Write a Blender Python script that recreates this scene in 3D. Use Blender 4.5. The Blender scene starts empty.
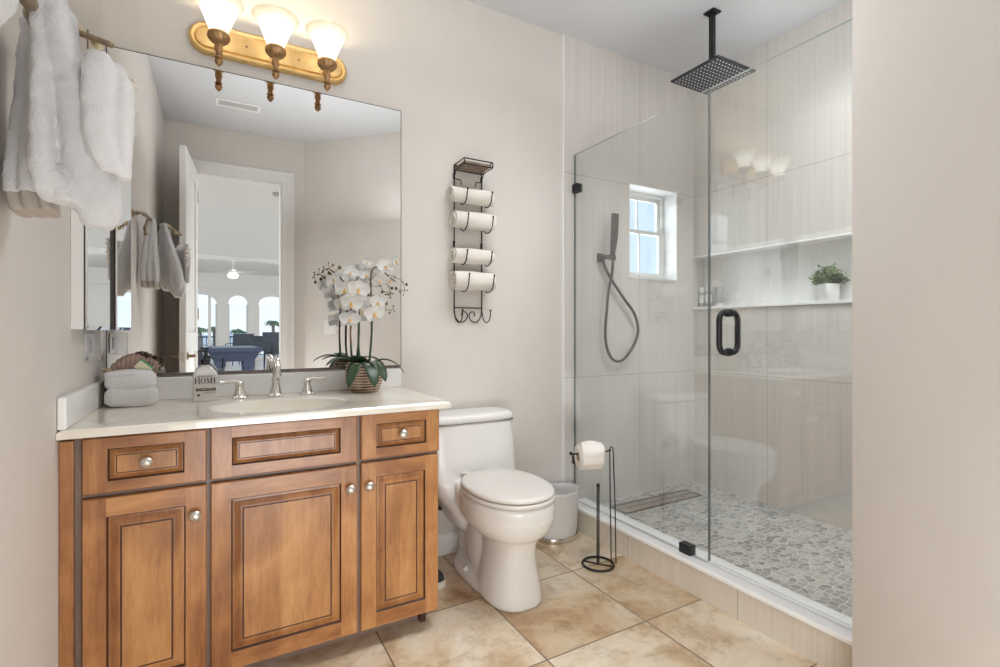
import bpy, bmesh, math, random
from mathutils import Vector, Matrix, noise
PI = math.pi
random.seed(11)
C = bpy.context.scene.collection
sc = bpy.context.scene

# ---------------------------------------------------------------- camera
CAM = Vector((0.0, -2.3, 1.107))
YAW = math.atan(0.566)
cd = bpy.data.cameras.new('camera'); cam = bpy.data.objects.new('camera', cd); C.objects.link(cam)
cam.location = CAM
cam.rotation_euler = (PI / 2, 0, -YAW)
cd.sensor_width = 36.0; cd.lens = 18.0
cd.shift_y = -0.0025
cd.clip_start = 0.02; cd.clip_end = 500
sc.camera = cam
# ---------------------------------------------------------------- world and exposure
w = bpy.data.worlds.new('sky'); sc.world = w; w.use_nodes = True
nt = w.node_tree; bgn = nt.nodes['Background']
_tc = nt.nodes.new('ShaderNodeTexCoord'); _sp = nt.nodes.new('ShaderNodeSeparateXYZ'); nt.links.new(_tc.outputs['Generated'], _sp.inputs[0])
_rp = nt.nodes.new('ShaderNodeValToRGB'); _e = _rp.color_ramp.elements
_e[0].position = 0.0; _e[0].color = (0.86, 0.93, 1.0, 1); _e[1].position = 0.5; _e[1].color = (0.55, 0.74, 1.0, 1)
_m = _e.new(0.12); _m.color = (0.66, 0.82, 1.0, 1)
nt.links.new(_sp.outputs[2], _rp.inputs[0]); nt.links.new(_rp.outputs[0], bgn.inputs[0]); bgn.inputs[1].default_value = 1.0
sc.view_settings.view_transform = 'Standard'; sc.view_settings.look = 'None'
sc.view_settings.exposure = 0.52; sc.view_settings.gamma = 1.0
sc.view_settings.use_curve_mapping = False
sc.cycles.use_denoising = True
sc.cycles.max_bounces = 14; sc.cycles.diffuse_bounces = 6; sc.cycles.glossy_bounces = 8
sc.cycles.transparent_max_bounces = 24; sc.cycles.transmission_bounces = 8
sc.cycles.caustics_reflective = False; sc.cycles.caustics_refractive = False
sc.cycles.sample_clamp_indirect = 6.0

def area(name, loc, rot, sx, sy, power, color=(1, 1, 1), spread=180):
    ld = bpy.data.lights.new(name, 'AREA'); ld.shape = 'RECTANGLE'; ld.size = sx; ld.size_y = sy
    ld.energy = power; ld.color = color; ld.spread = math.radians(spread)
    o = bpy.data.objects.new(name, ld); C.objects.link(o); o.location = loc; o.rotation_euler = rot
    return o
WARM = (1.0, 0.95, 0.89); DAY = (0.94, 0.97, 1.0)
COOL = (0.93, 0.965, 1.0)
area('bathroom_down_fill', (1.18, -0.95, 2.76), (0, 0, 0), 0.7, 0.6, 8, COOL, 125)  # added soft fill below the ceiling, no fixture there
area('bathroom_low_fill', (0.35, -2.36, 0.38), (math.radians(112), 0, math.radians(-8)), 0.9, 0.5, 10.0, COOL)
area('bathroom_up_fill', (0.62, -1.15, 2.05), (PI, 0, 0), 1.3, 1.3, 6.5, COOL)  # added upward fill for ceiling bounce; the room has no cove
area('shower_up_fill', (2.25, -0.95, 2.1), (PI, 0, 0), 0.6, 0.8, 2.2, COOL)  # extra upward fill inside the shower, not a real cove lamp
area('shower_down_fill', (2.2, -1.1, 2.76), (0, 0, 0), 0.5, 0.5, 9.0, COOL, 115)  # added downward fill for the shower, no lamp belongs there
area('shower_window_daylight', (2.424, 0.19, 1.73), (PI / 2, 0, PI), 0.5, 0.7, 3.5, DAY)
area('living_room_top_fill', (1.0, -3.7, 3.05), (0, 0, 0), 6.5, 1.7, 70, (0.97, 0.985, 1.0))  # unseen fill added overhead, hidden by the door header
area('living_room_side_fill', (6.5, -11.0, 1.9), (0, math.radians(90), 0), 2.6, 9.0, 190, DAY)  # added side fill, out of the doorway view, no actual source
area('living_room_far_side_fill', (-5.0, -11.0, 1.9), (0, math.radians(-90), 0), 2.6, 9.0, 150, DAY)  # matching added fill from the opposite side, also unseen

# ---------------------------------------------------------------- helpers: objects
def setp(o, label=None, cat=None, group=None, kind=None):
    if label: o['label'] = label
    if cat: o['category'] = cat
    if group: o['group'] = group
    if kind: o['kind'] = kind
    return o
def thing(name, label, cat, loc=(0, 0, 0), group=None, rz=0.0):
    o = bpy.data.objects.new(name, None); C.objects.link(o); o.location = loc; o.rotation_euler = (0, 0, rz)
    o.empty_display_size = 0.05
    return setp(o, label, cat, group)
def worldpos(o):
    v = Vector((0, 0, 0))
    while o is not None:
        v += o.location; o = o.parent
    return v
def dup(root, loc=None, rz=None, label=None, group=None):
    r = root.copy(); C.objects.link(r)
    if loc is not None: r.location = loc
    if rz is not None: r.rotation_euler = (r.rotation_euler[0], r.rotation_euler[1], rz)
    if label: r['label'] = label
    if group: r['group'] = group
    for ch in list(root.children):
        c = ch.copy(); C.objects.link(c); c.parent = r
        for g in list(ch.children):
            d = g.copy(); C.objects.link(d); d.parent = c
    return r

class MB:
    def __init__(s): s.v = []; s.f = []; s.m = []
    def add(s, vs, fs, mi=0):
        b = len(s.v); s.v += [Vector(v) for v in vs]
        for f in fs: s.f.append([b + i for i in f]); s.m.append(mi)
    def box(s, x0, x1, y0, y1, z0, z1, mi=0):
        s.add([(x0, y0, z0), (x1, y0, z0), (x1, y1, z0), (x0, y1, z0), (x0, y0, z1), (x1, y0, z1), (x1, y1, z1), (x0, y1, z1)],
              [(0, 3, 2, 1), (4, 5, 6, 7), (0, 1, 5, 4), (1, 2, 6, 5), (2, 3, 7, 6), (3, 0, 4, 7)], mi)
    def loft(s, rings, c0=True, c1=True, closed=True, mi=0, loop=False):
        n = len(rings[0]); vs = [p for r in rings for p in r]; fs = []
        k = len(rings)
        for i in range(k - 1 + (1 if loop else 0)):
            a = i * n; b = ((i + 1) % k) * n
            for j in range(n if closed else n - 1):
                j2 = (j + 1) % n
                fs.append((a + j, a + j2, b + j2, b + j))
        if closed and not loop:
            if c0: fs.append(tuple(reversed(range(n))))
            if c1: fs.append(tuple((k - 1) * n + j for j in range(n)))
        s.add(vs, fs, mi)
    def lathe(s, prof, cx=0, cy=0, cz=0, seg=32, mi=0, sx=1.0, sy=1.0, axis='Z', c0=True, c1=True, wob=None):
        rings = []
        for r, z in prof:
            rg = []
            for i in range(seg):
                a = 2 * PI * i / seg
                rr = r * (wob(a, z) if wob else 1)
                x, y = rr * math.cos(a) * sx, rr * math.sin(a) * sy
                if axis == 'Z': rg.append((cx + x, cy + y, cz + z))
                elif axis == 'Y': rg.append((cx + x, cy + z, cz - y))
                else: rg.append((cx + z, cy + x, cz + y))
            rings.append(rg)
        s.loft(rings, c0, c1, mi=mi)
    def tube(s, pts, r, seg=8, mi=0, loop=False, flat=None):
        pts = [Vector(p) for p in pts]; n = len(pts); rings = []
        up = None
        for i, p in enumerate(pts):
            if loop: t = pts[(i + 1) % n] - pts[i - 1]
            else: t = pts[min(i + 1, n - 1)] - pts[max(i - 1, 0)]
            t.normalize()
            if up is None:
                up = Vector((0, 0, 1)) if abs(t.z) < 0.9 else Vector((1, 0, 0))
            up = (up - t * up.dot(t))
            if up.length < 1e-5: up = t.orthogonal()
            up.normalize(); sd = t.cross(up)
            rr = r[i] if isinstance(r, (list, tuple)) else r
            fl = flat if flat else 1.0
            rings.append([p + (up * math.cos(2 * PI * k / seg) * fl + sd * math.sin(2 * PI * k / seg)) * rr for k in range(seg)])
        s.loft(rings, loop=loop, mi=mi)
    def sphere(s, c, r, seg=12, rg=8, sc_=(1, 1, 1), mi=0):
        rings = []
        for i in range(1, rg):
            a = PI * i / rg
            rings.append([(c[0] + r * sc_[0] * math.sin(a) * math.cos(2 * PI * j / seg), c[1] + r * sc_[1] * math.sin(a) * math.sin(2 * PI * j / seg), c[2] - r * sc_[2] * math.cos(a)) for j in range(seg)])
        b = len(s.v)
        s.loft(rings, False, False, mi=mi)
        t = len(s.v); s.v += [Vector((c[0], c[1], c[2] - r * sc_[2])), Vector((c[0], c[1], c[2] + r * sc_[2]))]
        l = b + (rg - 2) * seg
        for j in range(seg):
            s.f.append([t, b + (j + 1) % seg, b + j]); s.m.append(mi)
            s.f.append([t + 1, l + j, l + (j + 1) % seg]); s.m.append(mi)
    def build(s, name, mats, parent=None, loc=None, smooth=False, bevel=0, local=False, sub=0, bseg=2, solid=0, fix=True):
        me = bpy.data.meshes.new(name)
        if parent is not None: off = Vector((0, 0, 0)) if local else worldpos(parent)
        else: off = Vector(loc) if loc is not None else Vector((0, 0, 0))
        me.from_pydata([tuple(v - off) for v in s.v], [], s.f)
        if not isinstance(mats, (list, tuple)): mats = [mats]
        for m in mats: me.materials.append(m)
        for i, p in enumerate(me.polygons):
            p.material_index = s.m[i]; p.use_smooth = bool(smooth)
        if fix:
            bm = bmesh.new(); bm.from_mesh(me); bmesh.ops.recalc_face_normals(bm, faces=bm.faces); bm.to_mesh(me); bm.free()
        if smooth and smooth is not True:
            try: me.set_sharp_from_angle(angle=math.radians(smooth))
            except Exception: pass
        me.update()
        o = bpy.data.objects.new(name, me); C.objects.link(o)
        if parent is not None: o.parent = parent
        elif loc is not None: o.location = loc
        if solid:
            m = o.modifiers.new('solid', 'SOLIDIFY'); m.thickness = solid; m.offset = 0
        if bevel:
            m = o.modifiers.new('bevel', 'BEVEL'); m.width = bevel; m.segments = bseg; m.limit_method = 'ANGLE'; m.angle_limit = math.radians(40)
            m.harden_normals = False
        if sub:
            m = o.modifiers.new('sub', 'SUBSURF'); m.levels = sub; m.render_levels = sub
        return o
def B(*a): 
    m = MB(); m.box(*a); return m
def remesh(o, vox, sm=6, fac=0.6):
    m = o.modifiers.new('remesh', 'REMESH'); m.mode = 'VOXEL'; m.voxel_size = vox; m.use_smooth_shade = True
    if sm:
        m = o.modifiers.new('smooth', 'SMOOTH'); m.factor = fac; m.iterations = sm
    return o
def displace(o, strength, scale, kind='CLOUDS'):
    t = bpy.data.textures.new(o.name + '_noise', kind); t.noise_scale = scale
    m = o.modifiers.new('displace', 'DISPLACE'); m.texture = t; m.strength = strength; m.mid_level = 0.5; m.texture_coords = 'LOCAL'
def sell(cx, cy, z, rx, ry, n=2.4, seg=40, ryf=None, rot=0.0):
    """superellipse ring; ryf = different radius towards -y"""
    out = []
    for i in range(seg):
        a = 2 * PI * i / seg; c, s_ = math.cos(a), math.sin(a)
        x = rx * math.copysign(abs(c) ** (2 / n), c)
        yy = (ryf if (ryf and s_ < 0) else ry) * math.copysign(abs(s_) ** (2 / n), s_)
        if rot: x, yy = x * math.cos(rot) - yy * math.sin(rot), x * math.sin(rot) + yy * math.cos(rot)
        out.append((cx + x, cy + yy, z))
    return out
def smoothpts(pts, k=6, loop=False):
    pts = [Vector(p) for p in pts]; n = len(pts); out = []
    rng = n if loop else n - 1
    for i in range(rng):
        if loop: p0, p1, p2, p3 = pts[i - 1], pts[i], pts[(i + 1) % n], pts[(i + 2) % n]
        else: p0, p1, p2, p3 = pts[max(i - 1, 0)], pts[i], pts[i + 1], pts[min(i + 2, n - 1)]
        for j in range(k):
            t = j / k
            out.append(0.5 * ((2 * p1) + (-p0 + p2) * t + (2 * p0 - 5 * p1 + 4 * p2 - p3) * t * t + (-p0 + 3 * p1 - 3 * p2 + p3) * t ** 3))
    if not loop: out.append(pts[-1])
    return out
def arc(cx, cy, r, a0, a1, n=10):
    return [(cx + r * math.cos(math.radians(a0 + (a1 - a0) * i / n)), cy + r * math.sin(math.radians(a0 + (a1 - a0) * i / n))) for i in range(n + 1)]
def text_mesh(txt, size, mat, name, parent, loc, rot=(PI / 2, 0, 0), ext=0.0004, align='CENTER', sxx=1.0):
    cu = bpy.data.curves.new(name, 'FONT'); cu.body = txt; cu.size = size; cu.extrude = ext; cu.align_x = align; cu.align_y = 'CENTER'
    tmp = bpy.data.objects.new(name, cu); C.objects.link(tmp)
    dg = bpy.context.evaluated_depsgraph_get(); dg.update()
    me = bpy.data.meshes.new_from_object(tmp.evaluated_get(dg)); bpy.data.objects.remove(tmp)
    me.materials.clear(); me.materials.append(mat)
    o = bpy.data.objects.new(name, me); C.objects.link(o); o.parent = parent
    o.location = Vector(loc) - worldpos(parent); o.rotation_euler = rot; o.scale = (sxx, 1, 1)
    return o

# ---------------------------------------------------------------- materials
def newmat(name):
    m = bpy.data.materials.new(name); m.use_nodes = True
    return m, m.node_tree, m.node_tree.nodes['Principled BSDF']
def N(nt, t, **kw):
    n = nt.nodes.new(t)
    for k, v in kw.items():
        if k in n.inputs: n.inputs[k].default_value = v
        else: setattr(n, k, v)
    return n
def coords(nt, scale=(1, 1, 1), loc=(0, 0, 0), rot=(0, 0, 0)):
    tc = nt.nodes.new('ShaderNodeTexCoord'); mp = nt.nodes.new('ShaderNodeMapping')
    mp.inputs['Scale'].default_value = scale; mp.inputs['Location'].default_value = loc; mp.inputs['Rotation'].default_value = rot
    nt.links.new(tc.outputs['Object'], mp.inputs[0]); return mp.outputs[0]
def ramp(nt, fac, stops):
    r = nt.nodes.new('ShaderNodeValToRGB'); e = r.color_ramp.elements
    e[0].position, e[0].color = stops[0][0], (*stops[0][1], 1); e[1].position, e[1].color = stops[-1][0], (*stops[-1][1], 1)
    for p, c in stops[1:-1]:
        x = e.new(p); x.color = (*c, 1)
    nt.links.new(fac, r.inputs[0]); return r.outputs[0]
def bump(nt, bs, h, strength=0.2, dist=0.01):
    b = nt.nodes.new('ShaderNodeBump'); b.inputs['Strength'].default_value = strength; b.inputs['Distance'].default_value = dist
    nt.links.new(h, b.inputs['Height']); nt.links.new(b.outputs[0], bs.inputs['Normal']); return b
def plain(name, col, rough=0.5, metal=0.0, var=0.04, nscale=6.0, bmp=0.0, bscale=200.0, spec=None, sheen=0.0, sss=0.0, coat=0.0):
    m, nt, bs = newmat(name)
    co = coords(nt)
    nz = N(nt, 'ShaderNodeTexNoise', Scale=nscale, Detail=3.0); nt.links.new(co, nz.inputs['Vector'])
    a = tuple(max(0, c * (1 - var)) for c in col); b = tuple(min(1, c * (1 + var)) for c in col)
    nt.links.new(ramp(nt, nz.outputs[0], [(0.3, a), (0.7, b)]), bs.inputs['Base Color'])
    bs.inputs['Roughness'].default_value = rough; bs.inputs['Metallic'].default_value = metal
    if spec is not None: bs.inputs['Specular IOR Level'].default_value = spec
    if sheen: bs.inputs['Sheen Weight'].default_value = sheen; bs.inputs['Sheen Roughness'].default_value = 0.5
    if coat: bs.inputs['Coat Weight'].default_value = coat; bs.inputs['Coat Roughness'].default_value = 0.04
    if sss: bs.inputs['Subsurface Weight'].default_value = sss; bs.inputs['Subsurface Scale'].default_value = 0.01
    if bmp:
        n2 = N(nt, 'ShaderNodeTexNoise', Scale=bscale, Detail=2.0); nt.links.new(co, n2.inputs['Vector'])
        bump(nt, bs, n2.outputs[0], bmp, 0.003)
    return m
def emit(name, col, st):
    m, nt, bs = newmat(name)
    nz = N(nt, 'ShaderNodeTexNoise', Scale=4.0); nt.links.new(coords(nt), nz.inputs['Vector'])
    nt.links.new(ramp(nt, nz.outputs[0], [(0.2, tuple(c * 0.98 for c in col)), (0.8, col)]), bs.inputs['Emission Color'])
    bs.inputs['Base Color'].default_value = (*col, 1); bs.inputs['Emission Strength'].default_value = st
    return m
def wood(name, cols, rot=(0, 0, 0), rough=0.35, streak=14.0):
    m, nt, bs = newmat(name)
    hz = rot[1] != 0
    co = coords(nt, (1.6, streak, streak) if hz else (streak, streak, 1.6))
    n1 = N(nt, 'ShaderNodeTexNoise', Scale=1.6, Detail=6.0, Roughness=0.6, Distortion=0.5); nt.links.new(co, n1.inputs['Vector'])
    co2 = coords(nt, (2.2, 3.2, 3.2) if hz else (3.2, 3.2, 2.2))
    n2 = N(nt, 'ShaderNodeTexNoise', Scale=1.8, Detail=3.0, Distortion=1.2); nt.links.new(co2, n2.inputs['Vector'])
    mx = N(nt, 'ShaderNodeMath', operation='MULTIPLY_ADD'); mx.inputs[1].default_value = 0.45
    nt.links.new(n1.outputs[0], mx.inputs[0])
    m2 = N(nt, 'ShaderNodeMath', operation='MULTIPLY'); m2.inputs[1].default_value = 0.55; nt.links.new(n2.outputs[0], m2.inputs[0])
    nt.links.new(m2.outputs[0], mx.inputs[2])
    # fine figure and glued-up staves of slightly different tone
    n3 = N(nt, 'ShaderNodeTexNoise', Scale=9.0, Detail=5.0, Roughness=0.7, Distortion=1.0); nt.links.new(coords(nt, (1, 8, 8) if hz else (8, 8, 1)), n3.inputs['Vector'])
    tc = nt.nodes.new('ShaderNodeTexCoord'); sp = nt.nodes.new('ShaderNodeSeparateXYZ'); nt.links.new(tc.outputs['Object'], sp.inputs[0])
    fl = N(nt, 'ShaderNodeMath', operation='DIVIDE'); fl.inputs[1].default_value = 0.078; nt.links.new(sp.outputs[2 if hz else 0], fl.inputs[0])
    ff = N(nt, 'ShaderNodeMath', operation='FLOOR'); nt.links.new(fl.outputs[0], ff.inputs[0])
    wn = nt.nodes.new('ShaderNodeTexWhiteNoise'); wn.noise_dimensions = '1D'; nt.links.new(ff.outputs[0], wn.inputs['W'])
    s1 = N(nt, 'ShaderNodeMath', operation='MULTIPLY_ADD'); s1.inputs[1].default_value = 0.10; nt.links.new(wn.outputs['Value'], s1.inputs[0]); nt.links.new(mx.outputs[0], s1.inputs[2])
    s2 = N(nt, 'ShaderNodeMath', operation='MULTIPLY_ADD'); s2.inputs[1].default_value = 0.30; nt.links.new(n3.outputs[0], s2.inputs[0]); nt.links.new(s1.outputs[0], s2.inputs[2])
    s3 = N(nt, 'ShaderNodeMath', operation='SUBTRACT'); s3.inputs[1].default_value = 0.21; nt.links.new(s2.outputs[0], s3.inputs[0])
    nt.links.new(ramp(nt, s3.outputs[0], [(0.34, cols[0]), (0.5, cols[1]), (0.66, cols[2])]), bs.inputs['Base Color'])
    bs.inputs['Roughness'].default_value = rough; bs.inputs['Coat Weight'].default_value = 0.25; bs.inputs['Coat Roughness'].default_value = 0.2
    bump(nt, bs, n1.outputs[0], 0.08, 0.002)
    return m
def tilemat(name, ax, bw, bh, ox, oz, base, dark, rough=0.08, grout=(0.36, 0.33, 0.30)):
    """large striated porcelain: streaks along z, grout grid; ax = horizontal axis index"""
    m, nt, bs = newmat(name)
    tc = nt.nodes.new('ShaderNodeTexCoord'); sp = nt.nodes.new('ShaderNodeSeparateXYZ'); nt.links.new(tc.outputs['Object'], sp.inputs[0])
    ad = N(nt, 'ShaderNodeMath', operation='ADD'); ad.inputs[1].default_value = ox; nt.links.new(sp.outputs[ax], ad.inputs[0])
    az = N(nt, 'ShaderNodeMath', operation='ADD'); az.inputs[1].default_value = oz; nt.links.new(sp.outputs[2], az.inputs[0])
    cb = nt.nodes.new('ShaderNodeCombineXYZ'); nt.links.new(ad.outputs[0], cb.inputs[0]); nt.links.new(az.outputs[0], cb.inputs[1])
    br = nt.nodes.new('ShaderNodeTexBrick'); br.offset = 0.0; br.squash = 1.0
    br.inputs['Scale'].default_value = 1.0; br.inputs['Brick Width'].default_value = bw; br.inputs['Row Height'].default_value = bh
    br.inputs['Mortar Size'].default_value = 0.0016; br.inputs['Mortar Smooth'].default_value = 0.1
    br.inputs['Color1'].default_value = (0, 0, 0, 1); br.inputs['Color2'].default_value = (1, 1, 1, 1); br.inputs['Mortar'].default_value = (0.5, 0.5, 0.5, 1)
    nt.links.new(cb.outputs[0], br.inputs['Vector'])
    mp = nt.nodes.new('ShaderNodeMapping'); mp.inputs['Scale'].default_value = (60, 0.8, 1); nt.links.new(cb.outputs[0], mp.inputs[0])
    nz = N(nt, 'ShaderNodeTexNoise', Scale=1.0, Detail=4.0, Roughness=0.65); nt.links.new(mp.outputs[0], nz.inputs['Vector'])
    col = ramp(nt, nz.outputs[0], [(0.3, dark), (0.65, base)])
    mix = nt.nodes.new('ShaderNodeMix'); mix.data_type = 'RGBA'
    nt.links.new(br.outputs['Fac'], mix.inputs[0]); nt.links.new(col, mix.inputs[6]); mix.inputs[7].default_value = (*grout, 1)
    nt.links.new(mix.outputs[2], bs.inputs['Base Color'])
    bs.inputs['Roughness'].default_value = rough
    return m

M = {}
M['wall'] = plain('warm_beige_paint', (0.69, 0.65, 0.605), 0.6, bmp=0.05, bscale=60, var=0.015)
M['ceiling'] = plain('ceiling_white', (0.60, 0.605, 0.615), 0.7, var=0.01)
M['white_paint'] = plain('white_trim_paint', (0.80, 0.79, 0.77), 0.35, var=0.01)
M['lr_wall'] = plain('living_room_paint', (0.78, 0.77, 0.75), 0.6, var=0.01)
M['lr_floor'] = plain('living_room_floor', (0.62, 0.60, 0.57), 0.3, var=0.05)
M['tile_back'] = tilemat('shower_tile_facing', 0, 0.59, 1.17, -1.714 + 0.59 * 4, -0.84 + 1.17 * 2, (0.70, 0.665, 0.625), (0.62, 0.588, 0.552))
M['tile_side'] = tilemat('shower_tile_side', 1, 0.59, 1.17, 0.524 + 0.59 * 4, -0.84 + 1.17 * 2, (0.70, 0.665, 0.625), (0.62, 0.588, 0.552), 0.025)
M['tile_curb'] = tilemat('curb_tile', 1, 0.59, 1.17, 0.49 + 0.59 * 4, 1.17 - 0.3, (0.70, 0.635, 0.54), (0.63, 0.57, 0.48), 0.2)
M['niche_tile'] = plain('niche_ribbed_tile', (0.74, 0.72, 0.69), 0.35, var=0.06, nscale=30)
M['marble_white'] = plain('white_stone', (0.90, 0.89, 0.88), 0.2, var=0.03, nscale=8)
M['porcelain'] = plain('porcelain', (0.76, 0.745, 0.72), 0.22, var=0.005)
M['seat_plastic'] = plain('toilet_seat_plastic', (0.72, 0.685, 0.64), 0.3, var=0.005)
M['chrome'] = plain('brushed_nickel', (0.72, 0.69, 0.64), 0.16, 1.0, var=0.03)
M['nickel'] = plain('satin_nickel', (0.70, 0.66, 0.60), 0.3, 1.0, var=0.06, nscale=60)
M['black'] = plain('matte_black_metal', (0.018, 0.018, 0.020), 0.38, 0.3, var=0.1)
M['wire'] = plain('dark_wire', (0.030, 0.026, 0.024), 0.45, 0.5, var=0.2)
M['gold'] = plain('antique_gold', (0.78, 0.53, 0.23), 0.42, 0.85, var=0.12, nscale=18)
M['gold_dark'] = plain('aged_bronze_gold', (0.40, 0.235, 0.11), 0.42, 0.8, var=0.25, nscale=60)
M['gold_pale'] = plain('pale_gold', (0.80, 0.70, 0.44), 0.4, 0.7, var=0.1)
M['branch'] = plain('bronze_branch', (0.36, 0.27, 0.18), 0.45, 0.7, var=0.3, nscale=30)
M['grey_bar'] = plain('grey_bronze', (0.16, 0.13, 0.115), 0.4, 0.6, var=0.2, nscale=40)
M['towel'] = plain('white_terry', (0.72, 0.71, 0.715), 0.95, bmp=0.9, bscale=420, var=0.03, sheen=0.4)
M['towel_cream'] = plain('cream_terry', (0.80, 0.76, 0.69), 0.95, bmp=0.9, bscale=420, var=0.05, sheen=0.3)
M['towel_flat'] = plain('white_waffle_hem', (0.74, 0.73, 0.73), 0.9, bmp=0.4, bscale=250, var=0.02)
M['hem'] = plain('woven_beige_hem', (0.50, 0.44, 0.39), 0.9, bmp=0.4, bscale=150, var=0.05)
M['brown_cloth'] = plain('brown_terry', (0.33, 0.225, 0.18), 0.95, bmp=0.8, bscale=300, var=0.15, nscale=40)
CW = [(0.25, 0.095, 0.030), (0.41, 0.175, 0.058), (0.57, 0.28, 0.105)]
M['wood'] = wood('maple_glazed_upright', CW)
M['wood_h'] = wood('maple_glazed_level', CW, rot=(0, PI / 2, 0))
M['wood_panel'] = wood('maple_panel', [(0.33, 0.14, 0.048), (0.49, 0.232, 0.084), (0.61, 0.325, 0.130)], streak=14)
M['glaze'] = plain('dark_brown_glaze', (0.07, 0.032, 0.018), 0.4)
M['frame_wood'] = plain('dark_face_frame', (0.26, 0.185, 0.145), 0.4, var=0.15)
M['bark_slat'] = wood('weathered_slat', [(0.16, 0.11, 0.08), (0.26, 0.19, 0.14), (0.36, 0.28, 0.22)], rough=0.7)
M['leaf'] = plain('orchid_leaf', (0.030, 0.062, 0.026), 0.35, var=0.25, nscale=20)
M['stem_green'] = plain('stem_green', (0.035, 0.075, 0.030), 0.5, var=0.2)
M['stem_brown'] = plain('stem_brown', (0.16, 0.095, 0.05), 0.6, var=0.4, nscale=60)
def petal_mat():
    m, nt, bs = newmat('white_petal'); out = nt.nodes['Material Output']
    nz = N(nt, 'ShaderNodeTexNoise', Scale=40.0); nt.links.new(coords(nt), nz.inputs['Vector'])
    c = ramp(nt, nz.outputs[0], [(0.3, (0.92, 0.90, 0.86)), (0.7, (0.97, 0.96, 0.94))]); nt.links.new(c, bs.inputs['Base Color']); bs.inputs['Roughness'].default_value = 0.6
    tl = nt.nodes.new('ShaderNodeBsdfTranslucent'); nt.links.new(c, tl.inputs[0]); mx = nt.nodes.new('ShaderNodeMixShader'); mx.inputs[0].default_value = 0.45
    nt.links.new(bs.outputs[0], mx.inputs[1]); nt.links.new(tl.outputs[0], mx.inputs[2]); nt.links.new(mx.outputs[0], out.inputs[0]); return m
M['petal'] = petal_mat()
M['petal_lip'] = plain('yellow_petal_lip', (0.80, 0.52, 0.16), 0.6, var=0.2, nscale=80)
M['bud'] = plain('olive_bud', (0.115, 0.10, 0.03), 0.5, var=0.2)
M['herb'] = plain('herb_green', (0.085, 0.15, 0.035), 0.6, var=0.4, nscale=50)
M['herb_light'] = plain('herb_pale_green', (0.28, 0.33, 0.15), 0.6, var=0.3, nscale=50)
M['pot_white'] = plain('white_ceramic', (0.80, 0.79, 0.77), 0.4, var=0.01)
M['bottle_grey'] = plain('silver_grey_plastic', (0.44, 0.43, 0.42), 0.3, 0.2, var=0.03)
M['black_paint'] = plain('black_print', (0.02, 0.02, 0.02), 0.5)
M['grey_print_and_shade'] = plain('grey_print_and_shade', (0.16, 0.14, 0.13), 0.6)  # dark grey for print, also the painted shade under the toilet seat
M['label'] = plain('label_paper', (0.62, 0.585, 0.55), 0.6, var=0.02)
M['green'] = plain('green_print', (0.02, 0.33, 0.15), 0.5)
M['packet'] = plain('cream_packet', (0.70, 0.62, 0.45), 0.6)
M['wicker'] = plain('wicker_tan', (0.50, 0.38, 0.24), 0.7, var=0.3, nscale=60, bmp=0.6, bscale=120)
M['bin'] = plain('frosted_white_plastic', (0.68, 0.67, 0.655), 0.3, var=0.01)
M['paper'] = plain('tissue_paper', (0.84, 0.80, 0.75), 0.9, bmp=0.3, bscale=90, var=0.01)
M['card'] = plain('cardboard', (0.40, 0.29, 0.18), 0.9)
M['shoe_sole'] = plain('shoe_sole_white', (0.66, 0.62, 0.56), 0.6)
M['shoe_dark'] = plain('shoe_black_fabric', (0.03, 0.03, 0.034), 0.8, bmp=0.4, bscale=150)
M['shade'] = None
M['blue_felt'] = plain('slate_blue_cloth', (0.10, 0.13, 0.22), 0.8)
M['dark_seat'] = plain('dark_grey_mesh', (0.05, 0.065, 0.09), 0.6)
M['slate'] = plain('slate_dark_metal', (0.03, 0.035, 0.05), 0.5, 0.3)
M['palm'] = plain('palm_green', (0.10, 0.17, 0.07), 0.8, var=0.3)
M['trunk'] = plain('palm_trunk', (0.25, 0.2, 0.15), 0.9)
M['roof'] = plain('pale_roof', (0.75, 0.72, 0.68), 0.8)
M['sand'] = plain('pale_ground', (0.45, 0.48, 0.42), 0.9, var=0.2, nscale=0.5)
M['rail'] = plain('railing_dark', (0.05, 0.06, 0.08), 0.5)

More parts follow.
